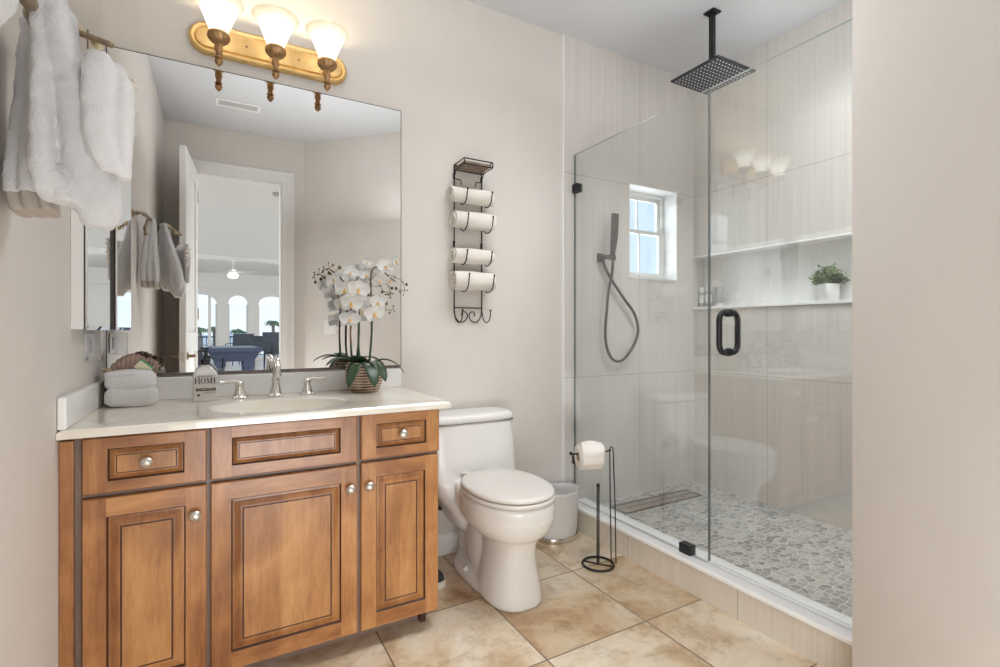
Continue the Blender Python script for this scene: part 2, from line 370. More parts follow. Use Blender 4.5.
def mirror_mat():
    m, nt, bs = newmat('mirror_silver')
    nz = N(nt, 'ShaderNodeTexNoise', Scale=0.5); nt.links.new(coords(nt), nz.inputs['Vector'])
    nt.links.new(ramp(nt, nz.outputs[0], [(0.2, (0.88, 0.89, 0.89)), (0.8, (0.90, 0.90, 0.90))]), bs.inputs['Base Color'])
    bs.inputs['Metallic'].default_value = 1.0; bs.inputs['Roughness'].default_value = 0.0
    return m
M['mirror'] = mirror_mat()
def thin_glass(name, tint=(0.97, 0.985, 0.98), boost=1.0, rough=0.0):
    m, nt, bs = newmat(name); nt.nodes.remove(bs); out = nt.nodes['Material Output']
    nz = N(nt, 'ShaderNodeTexNoise', Scale=0.7); nt.links.new(coords(nt), nz.inputs['Vector'])
    tcol = ramp(nt, nz.outputs[0], [(0.2, tuple(c * 0.995 for c in tint)), (0.8, tint)])
    tr = nt.nodes.new('ShaderNodeBsdfTransparent'); gl = nt.nodes.new('ShaderNodeBsdfGlossy'); gl.inputs['Roughness'].default_value = rough
    nt.links.new(tcol, tr.inputs[0])
    fr = N(nt, 'ShaderNodeFresnel', IOR=1.5)
    ge = nt.nodes.new('ShaderNodeNewGeometry'); mi = N(nt, 'ShaderNodeMapRange'); mi.inputs['To Min'].default_value = 1.5; mi.inputs['To Max'].default_value = 1 / 1.5
    nt.links.new(ge.outputs['Backfacing'], mi.inputs['Value']); nt.links.new(mi.outputs[0], fr.inputs['IOR'])
    mu = N(nt, 'ShaderNodeMath', operation='MULTIPLY'); mu.inputs[1].default_value = boost; mu.use_clamp = True
    nt.links.new(fr.outputs[0], mu.inputs[0])
    mx = nt.nodes.new('ShaderNodeMixShader'); nt.links.new(mu.outputs[0], mx.inputs[0]); nt.links.new(tr.outputs[0], mx.inputs[1]); nt.links.new(gl.outputs[0], mx.inputs[2])
    nt.links.new(mx.outputs[0], out.inputs[0])
    return m
M['glass'] = thin_glass('clear_shower_glass', boost=2.4)
M['pane'] = thin_glass('window_pane', (0.96, 0.98, 1.0))
M['glass_edge'] = plain('glass_edge_grey', (0.16, 0.18, 0.18), 0.1, var=0.05)
M['glass_top'] = plain('glass_top_edge', (0.50, 0.54, 0.53), 0.1, var=0.05)
M['clear_plastic'] = thin_glass('clear_plastic', (0.95, 0.95, 0.96), boost=1.5, rough=0.2)
def shade_mat():
    m, nt, bs = newmat('alabaster_lit_glass')
    tc = nt.nodes.new('ShaderNodeTexCoord'); sp = nt.nodes.new('ShaderNodeSeparateXYZ'); nt.links.new(tc.outputs['Object'], sp.inputs[0])
    mr = N(nt, 'ShaderNodeMapRange'); mr.inputs['From Min'].default_value = 0.11; mr.inputs['From Max'].default_value = 0.27
    nt.links.new(sp.outputs[2], mr.inputs['Value'])
    c = ramp(nt, mr.outputs[0], [(0.0, (1.0, 0.93, 0.80)), (0.45, (1.0, 0.97, 0.90)), (0.7, (1.0, 0.90, 0.68)), (0.9, (1.0, 0.84, 0.55))])
    s = ramp(nt, mr.outputs[0], [(0.0, (0.8,) * 3), (0.35, (1.0,) * 3), (0.66, (0.42,) * 3), (0.88, (0.10,) * 3)])
    mu = N(nt, 'ShaderNodeMath', operation='MULTIPLY'); mu.inputs[1].default_value = 1.35; nt.links.new(s, mu.inputs[0])
    nt.links.new(c, bs.inputs['Emission Color']); nt.links.new(mu.outputs[0], bs.inputs['Emission Strength'])
    bs.inputs['Base Color'].default_value = (0.55, 0.47, 0.34, 1); bs.inputs['Roughness'].default_value = 0.4
    return m
M['shade'] = shade_mat()
def counter_mat():
    m, nt, bs = newmat('cultured_marble')
    co = coords(nt, (1, 1, 1))
    nz = N(nt, 'ShaderNodeTexNoise', Scale=3.5, Detail=5.0, Distortion=2.0); nt.links.new(co, nz.inputs['Vector'])
    nt.links.new(ramp(nt, nz.outputs[0], [(0.3, (0.80, 0.74, 0.62)), (0.55, (0.85, 0.80, 0.71)), (0.75, (0.87, 0.84, 0.78))]), bs.inputs['Base Color'])
    bs.inputs['Roughness'].default_value = 0.1; bs.inputs['Coat Weight'].default_value = 0.3
    return m
M['counter'] = counter_mat()
def travertine():
    m, nt, bs = newmat('travertine_floor')
    tc = nt.nodes.new('ShaderNodeTexCoord')
    mp = nt.nodes.new('ShaderNodeMapping'); mp.inputs['Location'].default_value = (-0.510 + 0.457 * 8, 0.457 * 12, 0); nt.links.new(tc.outputs['Object'], mp.inputs[0])
    br = nt.nodes.new('ShaderNodeTexBrick'); br.offset = 0.0; br.squash = 1.0
    for k, v in {'Scale': 1.0, 'Brick Width': 0.457, 'Row Height': 0.457, 'Mortar Size': 0.0032, 'Mortar Smooth': 0.2, 'Color1': (0, 0, 0, 1), 'Color2': (1, 1, 1, 1), 'Mortar': (0.5, 0.5, 0.5, 1)}.items(): br.inputs[k].default_value = v
    nt.links.new(mp.outputs[0], br.inputs['Vector'])
    sc_ = nt.nodes.new('ShaderNodeVectorMath'); sc_.operation = 'SCALE'; sc_.inputs[3].default_value = 7.0; nt.links.new(br.outputs['Color'], sc_.inputs[0])
    ad = nt.nodes.new('ShaderNodeVectorMath'); ad.operation = 'ADD'; nt.links.new(tc.outputs['Object'], ad.inputs[0]); nt.links.new(sc_.outputs[0], ad.inputs[1])
    n1 = N(nt, 'ShaderNodeTexNoise', Scale=2.6, Detail=7.0, Roughness=0.62, Distortion=0.9); nt.links.new(ad.outputs[0], n1.inputs['Vector'])
    n2 = N(nt, 'ShaderNodeTexNoise', Scale=11.0, Detail=6.0, Roughness=0.7, Distortion=0.4); nt.links.new(ad.outputs[0], n2.inputs['Vector'])
    c1 = ramp(nt, n1.outputs[0], [(0.30, (0.36, 0.225, 0.12)), (0.41, (0.55, 0.40, 0.255)), (0.50, (0.67, 0.55, 0.41)), (0.64, (0.74, 0.67, 0.565))])
    c2 = ramp(nt, n2.outputs[0], [(0.38, (0.74, 0.70, 0.64)), (0.5, (1, 1, 1)), (0.66, (0.97, 0.93, 0.87))])
    ml = nt.nodes.new('ShaderNodeMix'); ml.data_type = 'RGBA'; ml.blend_type = 'MULTIPLY'; ml.inputs[0].default_value = 0.8
    nt.links.new(c1, ml.inputs[6]); nt.links.new(c2, ml.inputs[7])
    tv = ramp(nt, br.outputs['Color'], [(0.0, (0.86, 0.80, 0.72)), (0.5, (1.0, 0.98, 0.94)), (1.0, (1.06, 1.08, 1.1))])
    m2 = nt.nodes.new('ShaderNodeMix'); m2.data_type = 'RGBA'; m2.blend_type = 'MULTIPLY'; m2.inputs[0].default_value = 1.0
    nt.links.new(ml.outputs[2], m2.inputs[6]); nt.links.new(tv, m2.inputs[7])
    mx = nt.nodes.new('ShaderNodeMix'); mx.data_type = 'RGBA'; nt.links.new(br.outputs['Fac'], mx.inputs[0]); nt.links.new(m2.outputs[2], mx.inputs[6]); mx.inputs[7].default_value = (0.20, 0.145, 0.095, 1)
    nt.links.new(mx.outputs[2], bs.inputs['Base Color']); bs.inputs['Roughness'].default_value = 0.32
    inv = N(nt, 'ShaderNodeMath', operation='SUBTRACT'); inv.inputs[0].default_value = 1.0; nt.links.new(br.outputs['Fac'], inv.inputs[1])
    bump(nt, bs, inv.outputs[0], 0.4, 0.003)
    return m
M['travertine'] = travertine()
def pebbles():
    m, nt, bs = newmat('pebble_mosaic')
    tc = nt.nodes.new('ShaderNodeTexCoord'); mp = nt.nodes.new('ShaderNodeMapping'); mp.inputs['Scale'].default_value = (1.0, 1.25, 0.0); nt.links.new(tc.outputs['Object'], mp.inputs[0])
    nz = N(nt, 'ShaderNodeTexNoise', Scale=14.0, Detail=1.0); nt.links.new(mp.outputs[0], nz.inputs['Vector'])
    sb = nt.nodes.new('ShaderNodeVectorMath'); sb.operation = 'SCALE'; sb.inputs[3].default_value = 0.02; nt.links.new(nz.outputs['Color'], sb.inputs[0])
    ad = nt.nodes.new('ShaderNodeVectorMath'); ad.operation = 'ADD'; nt.links.new(mp.outputs[0], ad.inputs[0]); nt.links.new(sb.outputs[0], ad.inputs[1])
    SC = 27.0
    v1 = nt.nodes.new('ShaderNodeTexVoronoi'); v1.voronoi_dimensions = '2D'; v1.feature = 'DISTANCE_TO_EDGE'; v1.inputs['Scale'].default_value = SC; v1.inputs['Randomness'].default_value = 0.85
    v2 = nt.nodes.new('ShaderNodeTexVoronoi'); v2.voronoi_dimensions = '2D'; v2.feature = 'F1'; v2.inputs['Scale'].default_value = SC; v2.inputs['Randomness'].default_value = 0.85
    nt.links.new(ad.outputs[0], v1.inputs['Vector']); nt.links.new(ad.outputs[0], v2.inputs['Vector'])
    f2 = N(nt, 'ShaderNodeMath', operation='MULTIPLY'); f2.inputs[1].default_value = 0.07; nt.links.new(v2.outputs['Distance'], f2.inputs[0])
    df = N(nt, 'ShaderNodeMath', operation='SUBTRACT'); nt.links.new(v1.outputs['Distance'], df.inputs[0]); nt.links.new(f2.outputs[0], df.inputs[1])
    mask = ramp(nt, df.outputs[0], [(0.0, (0, 0, 0)), (0.035, (1, 1, 1))])
    sp = nt.nodes.new('ShaderNodeSeparateColor'); nt.links.new(v2.outputs['Color'], sp.inputs[0])
    pc = ramp(nt, sp.outputs[0], [(0.0, (0.19, 0.195, 0.20)), (0.3, (0.31, 0.31, 0.31)), (0.65, (0.42, 0.41, 0.39)), (1.0, (0.56, 0.53, 0.49))])
    mx = nt.nodes.new('ShaderNodeMix'); mx.data_type = 'RGBA'; nt.links.new(mask, mx.inputs[0]); mx.inputs[6].default_value = (0.68, 0.66, 0.63, 1); nt.links.new(pc, mx.inputs[7])
    nt.links.new(mx.outputs[2], bs.inputs['Base Color']); bs.inputs['Roughness'].default_value = 0.35
    bump(nt, bs, mask, 0.5, 0.004)
    return m
M['pebble'] = pebbles()
def woven():
    m, nt, bs = newmat('woven_planter')
    co = coords(nt, (1, 1, 1))
    wv = nt.nodes.new('ShaderNodeTexWave'); wv.wave_type = 'BANDS'; wv.bands_direction = 'Z'; wv.inputs['Scale'].default_value = 26.0; wv.inputs['Distortion'].default_value = 1.6; wv.inputs['Detail'].default_value = 2.0; wv.inputs['Detail Scale'].default_value = 3.0
    nt.links.new(co, wv.inputs['Vector'])
    nz = N(nt, 'ShaderNodeTexNoise', Scale=28.0, Detail=3.0); nt.links.new(co, nz.inputs['Vector'])
    ad = N(nt, 'ShaderNodeMath', operation='MULTIPLY_ADD'); ad.inputs[1].default_value = 0.7; nt.links.new(nz.outputs[0], ad.inputs[0])
    m5 = N(nt, 'ShaderNodeMath', operation='MULTIPLY'); m5.inputs[1].default_value = 0.5; nt.links.new(wv.outputs['Fac'], m5.inputs[0]); nt.links.new(m5.outputs[0], ad.inputs[2])
    nt.links.new(ramp(nt, ad.outputs[0], [(0.3, (0.10, 0.05, 0.03)), (0.5, (0.34, 0.20, 0.12)), (0.72, (0.62, 0.50, 0.38)), (0.85, (0.74, 0.66, 0.56))]), bs.inputs['Base Color'])
    bs.inputs['Roughness'].default_value = 0.7; bump(nt, bs, wv.outputs['Fac'], 0.6, 0.004)
    return m
M['woven'] = woven()
def drainmat():
    return plain('wet_stone_inset', (0.30, 0.26, 0.22), 0.3, var=0.35, nscale=25)
M['drain'] = drainmat()

# ================================================================ SETTING
XL = -0.367; XS = 1.714; XR = 2.80; ZC = 2.79; YB = -2.485
DX0, DX1, DZ = -0.154, 0.499, 2.405     # doorway in the rear wall
def struct(name, mb, mat, **k):
    return setp(mb.build(name, mat, **k), kind='structure')
# floor / ceiling
struct('floor', B(XL - 0.1, 1.74, YB - 0.06, 0.1, -0.1, 0.0), M['travertine'])
m = B(XL - 0.12, XR + 0.2, YB - 0.12, 0.25, ZC, ZC + 0.1); struct('ceiling', m, M['ceiling'])
# mirror wall
struct('wall_back', B(XL - 0.12, XS, 0.0, 0.12, 0.0, ZC), M['wall'])
struct('wall_left', B(XL - 0.12, XL, YB, 0.0, 0.0, ZC), M['wall'])
# diagonal wall and its end
PE = (1.57, -1.557); PD = (0.681, YB)
m = MB()
out = [PD, PE, (XR, -1.557), (XR + 0.1, -1.557), (XR + 0.1, YB - 0.12), (PD[0], YB - 0.12)]
m.loft([[(x, y, 0.0) for x, y in out], [(x, y, ZC) for x, y in out]])
struct('wall_right', m, M['wall'])
# rear wall with doorway
m = MB()
m.box(XL - 0.12, DX0, YB - 0.12, YB, 0, ZC); m.box(DX1, 0.70, YB - 0.12, YB, 0, ZC); m.box(DX0, DX1, YB - 0.12, YB, DZ, ZC)
struct('wall_front', m, M['wall'])
# door casing around the opening (both sides) and jambs
def casing(y0, y1):
    mm = MB(); cw = 0.095
    for a, b in ((0, 0.0), (0.012, 0.012)):
        pass
    mm.box(DX0 - cw, DX0, y0, y1, 0, DZ + cw); mm.box(DX1, DX1 + cw, y0, y1, 0, DZ + cw); mm.box(DX0, DX1, y0, y1, DZ, DZ + cw)
    s_ = 1 if y1 > YB - 0.05 else -1
    yo = y1 if s_ > 0 else y0
    ya, yb = (yo, yo + 0.008) if s_ > 0 else (yo - 0.008, yo)
    mm.box(DX0 - cw, DX0 - cw + 0.02, ya, yb, 0, DZ + cw); mm.box(DX1 + cw - 0.02, DX1 + cw, ya, yb, 0, DZ + cw); mm.box(DX0 - cw + 0.02, DX1 + cw - 0.02, ya, yb, DZ + cw - 0.02, DZ + cw)
    mm.box(DX0 - 0.045, DX0 - 0.03, ya, yb - 0.003 * s_ if s_ > 0 else yb, 0, DZ + 0.03)
    mm.box(DX1 + 0.03, DX1 + 0.045, ya, yb, 0, DZ + 0.03)
    return mm
struct('trim_1', casing(YB, YB + 0.018), M['white_paint'], bevel=0.002)
m = MB(); m.box(DX0, DX0 + 0.014, YB - 0.12, YB, 0, DZ); m.box(DX1 - 0.014, DX1, YB - 0.12, YB, 0, DZ); m.box(DX0 + 0.014, DX1 - 0.014, YB - 0.12, YB, DZ - 0.014, DZ)
struct('trim_2', m, M['white_paint'], bevel=0.002)
# baseboards
def baseboard(name, pts, h=0.10, t=0.014):
    mm = MB()
    (x0, y0), (x1, y1) = pts; d = Vector((x1 - x0, y1 - y0, 0)); n = Vector((d.y, -d.x, 0)).normalized()
    rings = []
    for p in (Vector((x0, y0, 0)), Vector((x1, y1, 0))):
        rings.append([p, p + n * t, p + n * t + Vector((0, 0, h - 0.025)), p + n * (t * 0.55) + Vector((0, 0, h - 0.012)), p + n * (t * 0.4) + Vector((0, 0, h)), p + Vector((0, 0, h))])
    mm.loft(rings)
    return struct(name, mm, M['white_paint'])
baseboard('baseboard_back', [(0.735, 0.0), (1.73, 0.0)])
baseboard('baseboard_right', [PE, PD])
baseboard('baseboard_left', [(XL, YB + 0.02), (XL, -0.60)])
# shower walls: tile with window opening in the back one
WX0, WX1, WZ0, WZ1 = 2.211, 2.637, 1.433, 2.02
yt = -0.008
m = MB(); m.box(XS, WX0, yt, 0.14, 0, ZC); m.box(WX1, XR + 0.25, yt, 0.14, 0, ZC); m.box(WX0, WX1, yt, 0.14, 0, WZ0); m.box(WX0, WX1, yt, 0.14, WZ1, ZC)
struct('wall_shower_back', m, M['tile_back'])
m = MB(); ry = 0.112   # white reveal lining
m.box(WX0, WX0 + 0.006, yt - 0.001, ry, WZ0, WZ1); m.box(WX1 - 0.006, WX1, yt - 0.001, ry, WZ0, WZ1)
m.box(WX0 + 0.006, WX1 - 0.006, yt - 0.001, ry, WZ1 - 0.006, WZ1); m.box(WX0, WX1, yt - 0.004, ry, WZ0, WZ0 + 0.008)
struct('trim_3', m, M['white_paint'])
# window: single hung
wt = thing('window_1', None, None, ((WX0 + WX1) / 2, 0.12, WZ0)); setp(wt, kind='structure')
a0, a1, b0, b1 = WX0 + 0.006, WX1 - 0.006, WZ0 + 0.008, WZ1 - 0.006; zm = (b0 + b1) / 2 + 0.03
m = MB(); fw = 0.022
m.box(a0, a0 + fw, 0.10, 0.135, b0, b1); m.box(a1 - fw, a1, 0.10, 0.135, b0, b1); m.box(a0 + fw, a1 - fw, 0.10, 0.135, b1 - fw, b1); m.box(a0 + fw, a1 - fw, 0.10, 0.135, b0, b0 + fw)
m.build('window_frame', M['white_paint'], wt, bevel=0.002)
def sash(z0, z1, y, mun, name):
    mm = MB(); s_ = 0.024; x0, x1 = a0 + fw, a1 - fw
    mm.box(x0, x0 + s_, y, y + 0.016, z0, z1); mm.box(x1 - s_, x1, y, y + 0.016, z0, z1)
    mm.box(x0 + s_, x1 - s_, y, y + 0.016, z1 - s_, z1); mm.box(x0 + s_, x1 - s_, y, y + 0.016, z0, z0 + s_ * 1.1)
    if mun:
        xm = (x0 + x1) / 2 - 0.015; mm.box(xm - 0.006, xm + 0.006, y + 0.002, y + 0.014, z0 + s_, z1 - s_)
    o = mm.build(name, M['white_paint'], wt, bevel=0.0015)
    p = B(x0 + s_, x1 - s_, y + 0.006, y + 0.010, z0 + s_ * 1.1, z1 - s_).build('pane', M['pane'], o)
    return o
sash(zm - 0.012, b1 - fw, 0.119, True, 'upper_sash'); sl = sash(b0 + fw, zm + 0.012, 0.101, True, 'lower_sash')
m = MB(); m.box(2.40, 2.44, 0.086, 0.102, b0 + fw + 0.004, b0 + fw + 0.016); m.build('sash_lift', M['white_paint'], sl, bevel=0.002)
# tall side wall of shower with full-length niche
NZ0, NZ1, NY1, NY0, ND = 1.268, 1.595, yt, -1.557, 0.105
m = MB(); m.box(XR, XR + 0.2, -1.557, 0.0, 0, NZ0 - 0.018); m.box(XR, XR + 0.2, -1.557, 0.0, NZ1 + 0.018, ZC)
struct('wall_shower_right', m, M['tile_side'])
struct('wall_shower_front', B(1.74, XR, -1.565, -1.549, 0, ZC), M['tile_back'])
def niche_mat():
    m, nt, bs = newmat('niche_mosaic')
    co = coords(nt, (1, 1, 1)); sp = nt.nodes.new('ShaderNodeSeparateXYZ'); nt.links.new(co, sp.inputs[0])
    cb = nt.nodes.new('ShaderNodeCombineXYZ'); nt.links.new(sp.outputs[2], cb.inputs[0]); nt.links.new(sp.outputs[1], cb.inputs[1])
    br = nt.nodes.new('ShaderNodeTexBrick'); br.offset = 0.5
    for k, v in {'Scale': 1.0, 'Brick Width': 0.09, 'Row Height': 0.012, 'Mortar Size': 0.0007, 'Color1': (0.86, 0.85, 0.83, 1), 'Color2': (0.80, 0.79, 0.77, 1), 'Mortar': (0.72, 0.70, 0.68, 1)}.items(): br.inputs[k].default_value = v
    nt.links.new(cb.outputs[0], br.inputs['Vector']); nt.links.new(br.outputs['Color'], bs.inputs['Base Color'])
    bs.inputs['Roughness'].default_value = 0.3
    inv = N(nt, 'ShaderNodeMath', operation='SUBTRACT'); inv.inputs[0].default_value = 1.0; nt.links.new(br.outputs['Fac'], inv.inputs[1]); bump(nt, bs, inv.outputs[0], 0.3, 0.001)
    return m
struct('wall_niche_back', B(XR + ND, XR + 0.2, -1.557, 0.0, NZ0 - 0.018, NZ1 + 0.018), niche_mat())
m = MB(); m.box(XR - 0.012, XR + ND, -1.549, yt, NZ0 - 0.018, NZ0); struct('trim_4', m, M['marble_white'], bevel=0.002)
m = MB(); m.box(XR - 0.012, XR + ND, -1.549, yt, NZ1, NZ1 + 0.014); struct('trim_5', m, M['marble_white'], bevel=0.002)
# metal edge profile where tile meets paint
struct('trim_6', B(XS - 0.006, XS, -0.011, 0.0, 0.0, ZC), M['marble_white'])
# shower floor and curb
struct('floor_shower', B(1.86, XR, -1.549, yt, 0.0, 0.093), M['pebble'])
m = B(1.738, 1.86, -1.549, yt, 0.0, 0.118); struct('trim_7', m, M['tile_curb'])
m = B(1.730, 1.872, -1.549, yt, 0.118, 0.136); struct('trim_8', m, M['marble_white'], bevel=0.004)
# linear tile-in drain
dr = thing('linear_shower_drain', 'long narrow linear drain inset along the back of the pebble shower floor', 'drain', (2.28, -0.17, 0.093))
m = MB(); m.box(1.97, 2.60, -0.235, -0.225, 0.093, 0.097); m.box(1.97, 2.60, -0.115, -0.105, 0.093, 0.097); m.box(1.97, 1.98, -0.225, -0.115, 0.093, 0.097); m.box(2.59, 2.60, -0.225, -0.115, 0.093, 0.097)
m.box(1.98, 2.59, -0.173, -0.167, 0.093, 0.0962)
m.build('channel_rim', M['grey_bar'], dr)
m = MB(); m.box(1.98, 2.59, -0.225, -0.173, 0.093, 0.0955); m.box(1.98, 2.59, -0.167, -0.115, 0.093, 0.0955)
m.build('inset_tile', M['drain'], dr)

# ================================================================ SHOWER GLASS
GX = 1.785; GT = 0.010; GZ = 2.118; SY = -0.912
fp = thing('fixed_glass_panel', 'frameless clear fixed shower panel clipped to the wall beside the toilet', 'shower panel', (GX, -0.45, 0.136))
B(GX, GX + GT, SY + 0.003, -0.012, 0.142, GZ).build('pane', M['glass'], fp)
m = MB(); e = 0.0006
m.box(GX + 0.003, GX + GT - 0.001, SY + 0.002, SY + 0.0035, 0.142, GZ); m.box(GX + 0.002, GX + GT - 0.002, SY + 0.002, -0.012, GZ - 0.001, GZ + 0.0012, 1); m.box(GX - e, GX + GT + e, -0.0125, -0.0112, 0.142, GZ)
m.build('polished_edge', [M['glass_edge'], M['glass_top']], fp)
for z in (1.922, 0.372):
    m = MB(); m.box(GX - 0.014, GX + GT + 0.014, -0.055, -0.0085, z - 0.024, z + 0.024); m.build('wall_clip', M['black'], fp, bevel=0.002)
m = MB(); m.box(GX - 0.014, GX + GT + 0.014, -0.83, -0.77, 0.136, 0.178); m.build('curb_clip', M['black'], fp, bevel=0.002)
gd = thing('glass_shower_door', 'frameless clear glass shower door with a black loop handle', 'shower door', (GX, -1.549, 0.136))
RZ = 0.0
B(GX, GX + GT, -1.545, SY - 0.003, 0.150, GZ).build('pane', M['glass'], gd)
m = MB(); m.box(GX + 0.003, GX + GT - 0.001, SY - 0.0035, SY - 0.002, 0.150, GZ); m.box(GX + 0.002, GX + GT - 0.002, -1.545, SY - 0.003, GZ - 0.001, GZ + 0.0012, 1)
m.build('polished_edge', [M['glass_edge'], M['glass_top']], gd)
m = MB(); m.box(GX + 0.001, GX + GT - 0.001, -1.545, SY - 0.003, 0.139, 0.150); m.build('bottom_sweep', M['clear_plastic'], gd)
HY, HZ0, HZ1 = -1.003, 1.022, 1.180
for sx in (-1, 1):
    m = MB(); xo = GX + GT / 2 + sx * (GT / 2 + 0.052); xi = GX + GT / 2 + sx * (GT / 2)
    pts = [(xi, HY, HZ0)] + [(xi + (xo - xi) * t, HY, z) for t, z in ((0.35, HZ0 - 0.002), (0.75, HZ0 + 0.004), (1.0, HZ0 + 0.028), (1.0, (HZ0 + HZ1) / 2), (1.0, HZ1 - 0.028), (0.75, HZ1 - 0.004), (0.35, HZ1 + 0.002))] + [(xi, HY, HZ1)]
    m.tube(smoothpts(pts, 5), 0.0115, 12)
    for z in (HZ0, HZ1): m.lathe([(0.0, 0), (0.0165, 0), (0.0165, 0.006), (0.012, 0.012), (0.0, 0.012)] if sx > 0 else [(0.0, 0), (0.0165, 0), (0.0165, -0.006), (0.012, -0.012), (0.0, -0.012)], xi, HY, z, 16, axis='X')
    m.build('handle', M['black'], gd, smooth=50)
for z in (0.45, 1.85):
    m = MB(); m.box(GX - 0.012, GX + GT + 0.012, -1.549, -1.49, z - 0.045, z + 0.045); m.build('hinge', M['black'], gd, bevel=0.002)
setp(m and B(GX + 0.002, GX + 0.008, SY + 0.004, -0.012, 0.136, 0.1418).build('glass_seal_strip', M['clear_plastic'], fp))

# ================================================================ RAIN SHOWER HEAD
SH = (2.275, -0.555)
rs = thing('rain_shower_head', 'square black rain shower head hanging from the ceiling on a straight arm', 'shower head', (SH[0], SH[1], ZC))
B(SH[0] - 0.032, SH[0] + 0.032, SH[1] - 0.032, SH[1] + 0.032, ZC - 0.008, ZC).build('ceiling_flange', M['black'], rs, bevel=0.002)
B(SH[0] - 0.0125, SH[0] + 0.0125, SH[1] - 0.0125, SH[1] + 0.0125, 2.475, ZC - 0.008).build('arm', M['black'], rs, bevel=0.002)
m = MB(); m.lathe([(0.02, 0.022), (0.028, 0.012), (0.03, 0.0)], SH[0], SH[1], 2.456, 20); m.build('collar', M['black'], rs, smooth=40)
m = B(SH[0] - 0.148, SH[0] + 0.148, SH[1] - 0.148, SH[1] + 0.148, 2.447, 2.457); hp = m.build('spray_plate', M['black'], rs, bevel=0.002)
m = MB()
for i in range(12):
    for j in range(12):
        x = SH[0] - 0.126 + i * 0.0229; y = SH[1] - 0.126 + j * 0.0229
        m.lathe([(0.0042, 0.0), (0.003, -0.0025), (0.0, -0.0025)], x, y, 2.4472, 8, c0=False)
nz_ = m.build('spray_nozzles', plain('nozzle_grey', (0.55, 0.55, 0.56), 0.5), hp); nz_['kind'] = 'stuff'

# ================================================================ HAND SHOWER
hs = thing('hand_shower', 'black hand shower wand in a wall holder with a long looping hose', 'hand shower', (1.98, yt, 1.54))
m = MB(); m.box(1.955, 2.005, -0.022, yt, 1.515, 1.565); m.box(1.969, 1.991, -0.062, -0.022, 1.529, 1.551); m.build('wall_bracket', M['black'], hs, bevel=0.003)
m = MB(); m.lathe([(0.0, 0), (0.017, 0), (0.017, 0.03), (0.0, 0.03)], 2.035, -0.06, 1.525, 16); m.box(1.975, 2.03, -0.072, -0.048, 1.529, 1.551); m.build('wand_holder', M['black'], hs, smooth=40)
m = MB()
rings = []
for t in range(13):
    f = t / 12; z = 1.55 + f * 0.245; bend = -0.02 * f * f - 0.01 * math.sin(f * 3)
    wx = 0.010 + 0.008 * min(1, f * 2.2); wy = 0.010
    rings.append([(2.030 + dx * wx * 1.35 + 0.002 * f, -0.06 + bend + dy * wy, z) for dx, dy in ((-1, -.6), (-.6, -1), (.6, -1), (1, -.6), (1, .6), (.6, 1), (-.6, 1), (-1, .6))])
m.loft(rings); m.build('wand', M['black'], hs, smooth=40)
hose = smoothpts([(2.036, -0.058, 1.527), (2.020, -0.055, 1.44), (1.985, -0.05, 1.33), (1.962, -0.045, 1.18), (1.965, -0.04, 1.04), (2.01, -0.04, 0.945), (2.085, -0.04, 0.928), (2.165, -0.04, 0.99), (2.222, -0.04, 1.09), (2.20, -0.04, 1.20), (2.10, -0.04, 1.32), (2.02, -0.035, 1.43), (1.985, -0.035, 1.50), (1.981, -0.035, 1.518)], 8)
m = MB(); hose = [Vector((p.x + 0.032 * min(1, (1.53 - p.z) / 0.3) if p.z < 1.53 else p.x, p.y, p.z)) for p in hose]; m.tube(hose, 0.0085, 10); m.build('hose', M['black'], hs, smooth=True)

# ================================================================ VANITY
CZT = 0.845; VX0, VX1 = XL, 0.722; VY = -0.545; DF = -0.566
va = thing('vanity_cabinet', 'glazed maple bathroom vanity cabinet with raised-panel doors and drawers', 'vanity cabinet', (0.18, -0.28, 0.0))
m = MB(); zt_ = CZT - 0.0245; a_, b_ = VX0 + 0.001, VX1
m.loft([[(a_, VY + 0.02, z), (b_, VY + 0.02, z), (b_, -0.002, z), (a_, -0.002, z)] for z in (zt_, 0.075)] + [[(a_ + .016, VY + 0.03, z), (b_ - .016, VY + 0.03, z), (b_ - .016, -0.014, z), (a_ + .016, -0.014, z)] for z in (0.0765, zt_)], False, False, loop=True)
m.add([(a_, VY + 0.02, .075), (b_, VY + 0.02, .075), (b_, -0.002, .075), (a_, -0.002, .075)], [(0, 3, 2, 1)])
m.build('body', M['wood'], va)
m = MB(); m.box(VX0 + 0.001, VX1 - 0.03, VY + 0.075, -0.05, 0.0, 0.075); m.build('toe_kick', M['frame_wood'], va)
m = MB(); m.box(0.672, 0.692, -0.50, -0.46, 0.0, 0.075); m.build('foot', M['glaze'], va)
m = MB()   # face frame
for x0, x1 in ((VX0 + 0.001, -0.322), (-0.040, -0.006), (0.407, 0.446), (0.700, VX1)):
    m.box(x0, x1, VY, VY + 0.02, 0.068, CZT - 0.025)
for z0, z1 in ((0.068, 0.10), (0.640, 0.675), (0.805, CZT - 0.025)):
    for x0, x1 in ((-0.322, -0.040), (-0.006, 0.407), (0.446, 0.700)): m.box(x0, x1, VY, VY + 0.02, z0, z1)
m.build('face_frame', M['frame_wood'], va, bevel=0.001)
m = MB(); m.box(VX0 + 0.001, -0.336, DF, VY, 0.075, 0.812); m.build('filler_strip', M['wood'], va, bevel=0.002)
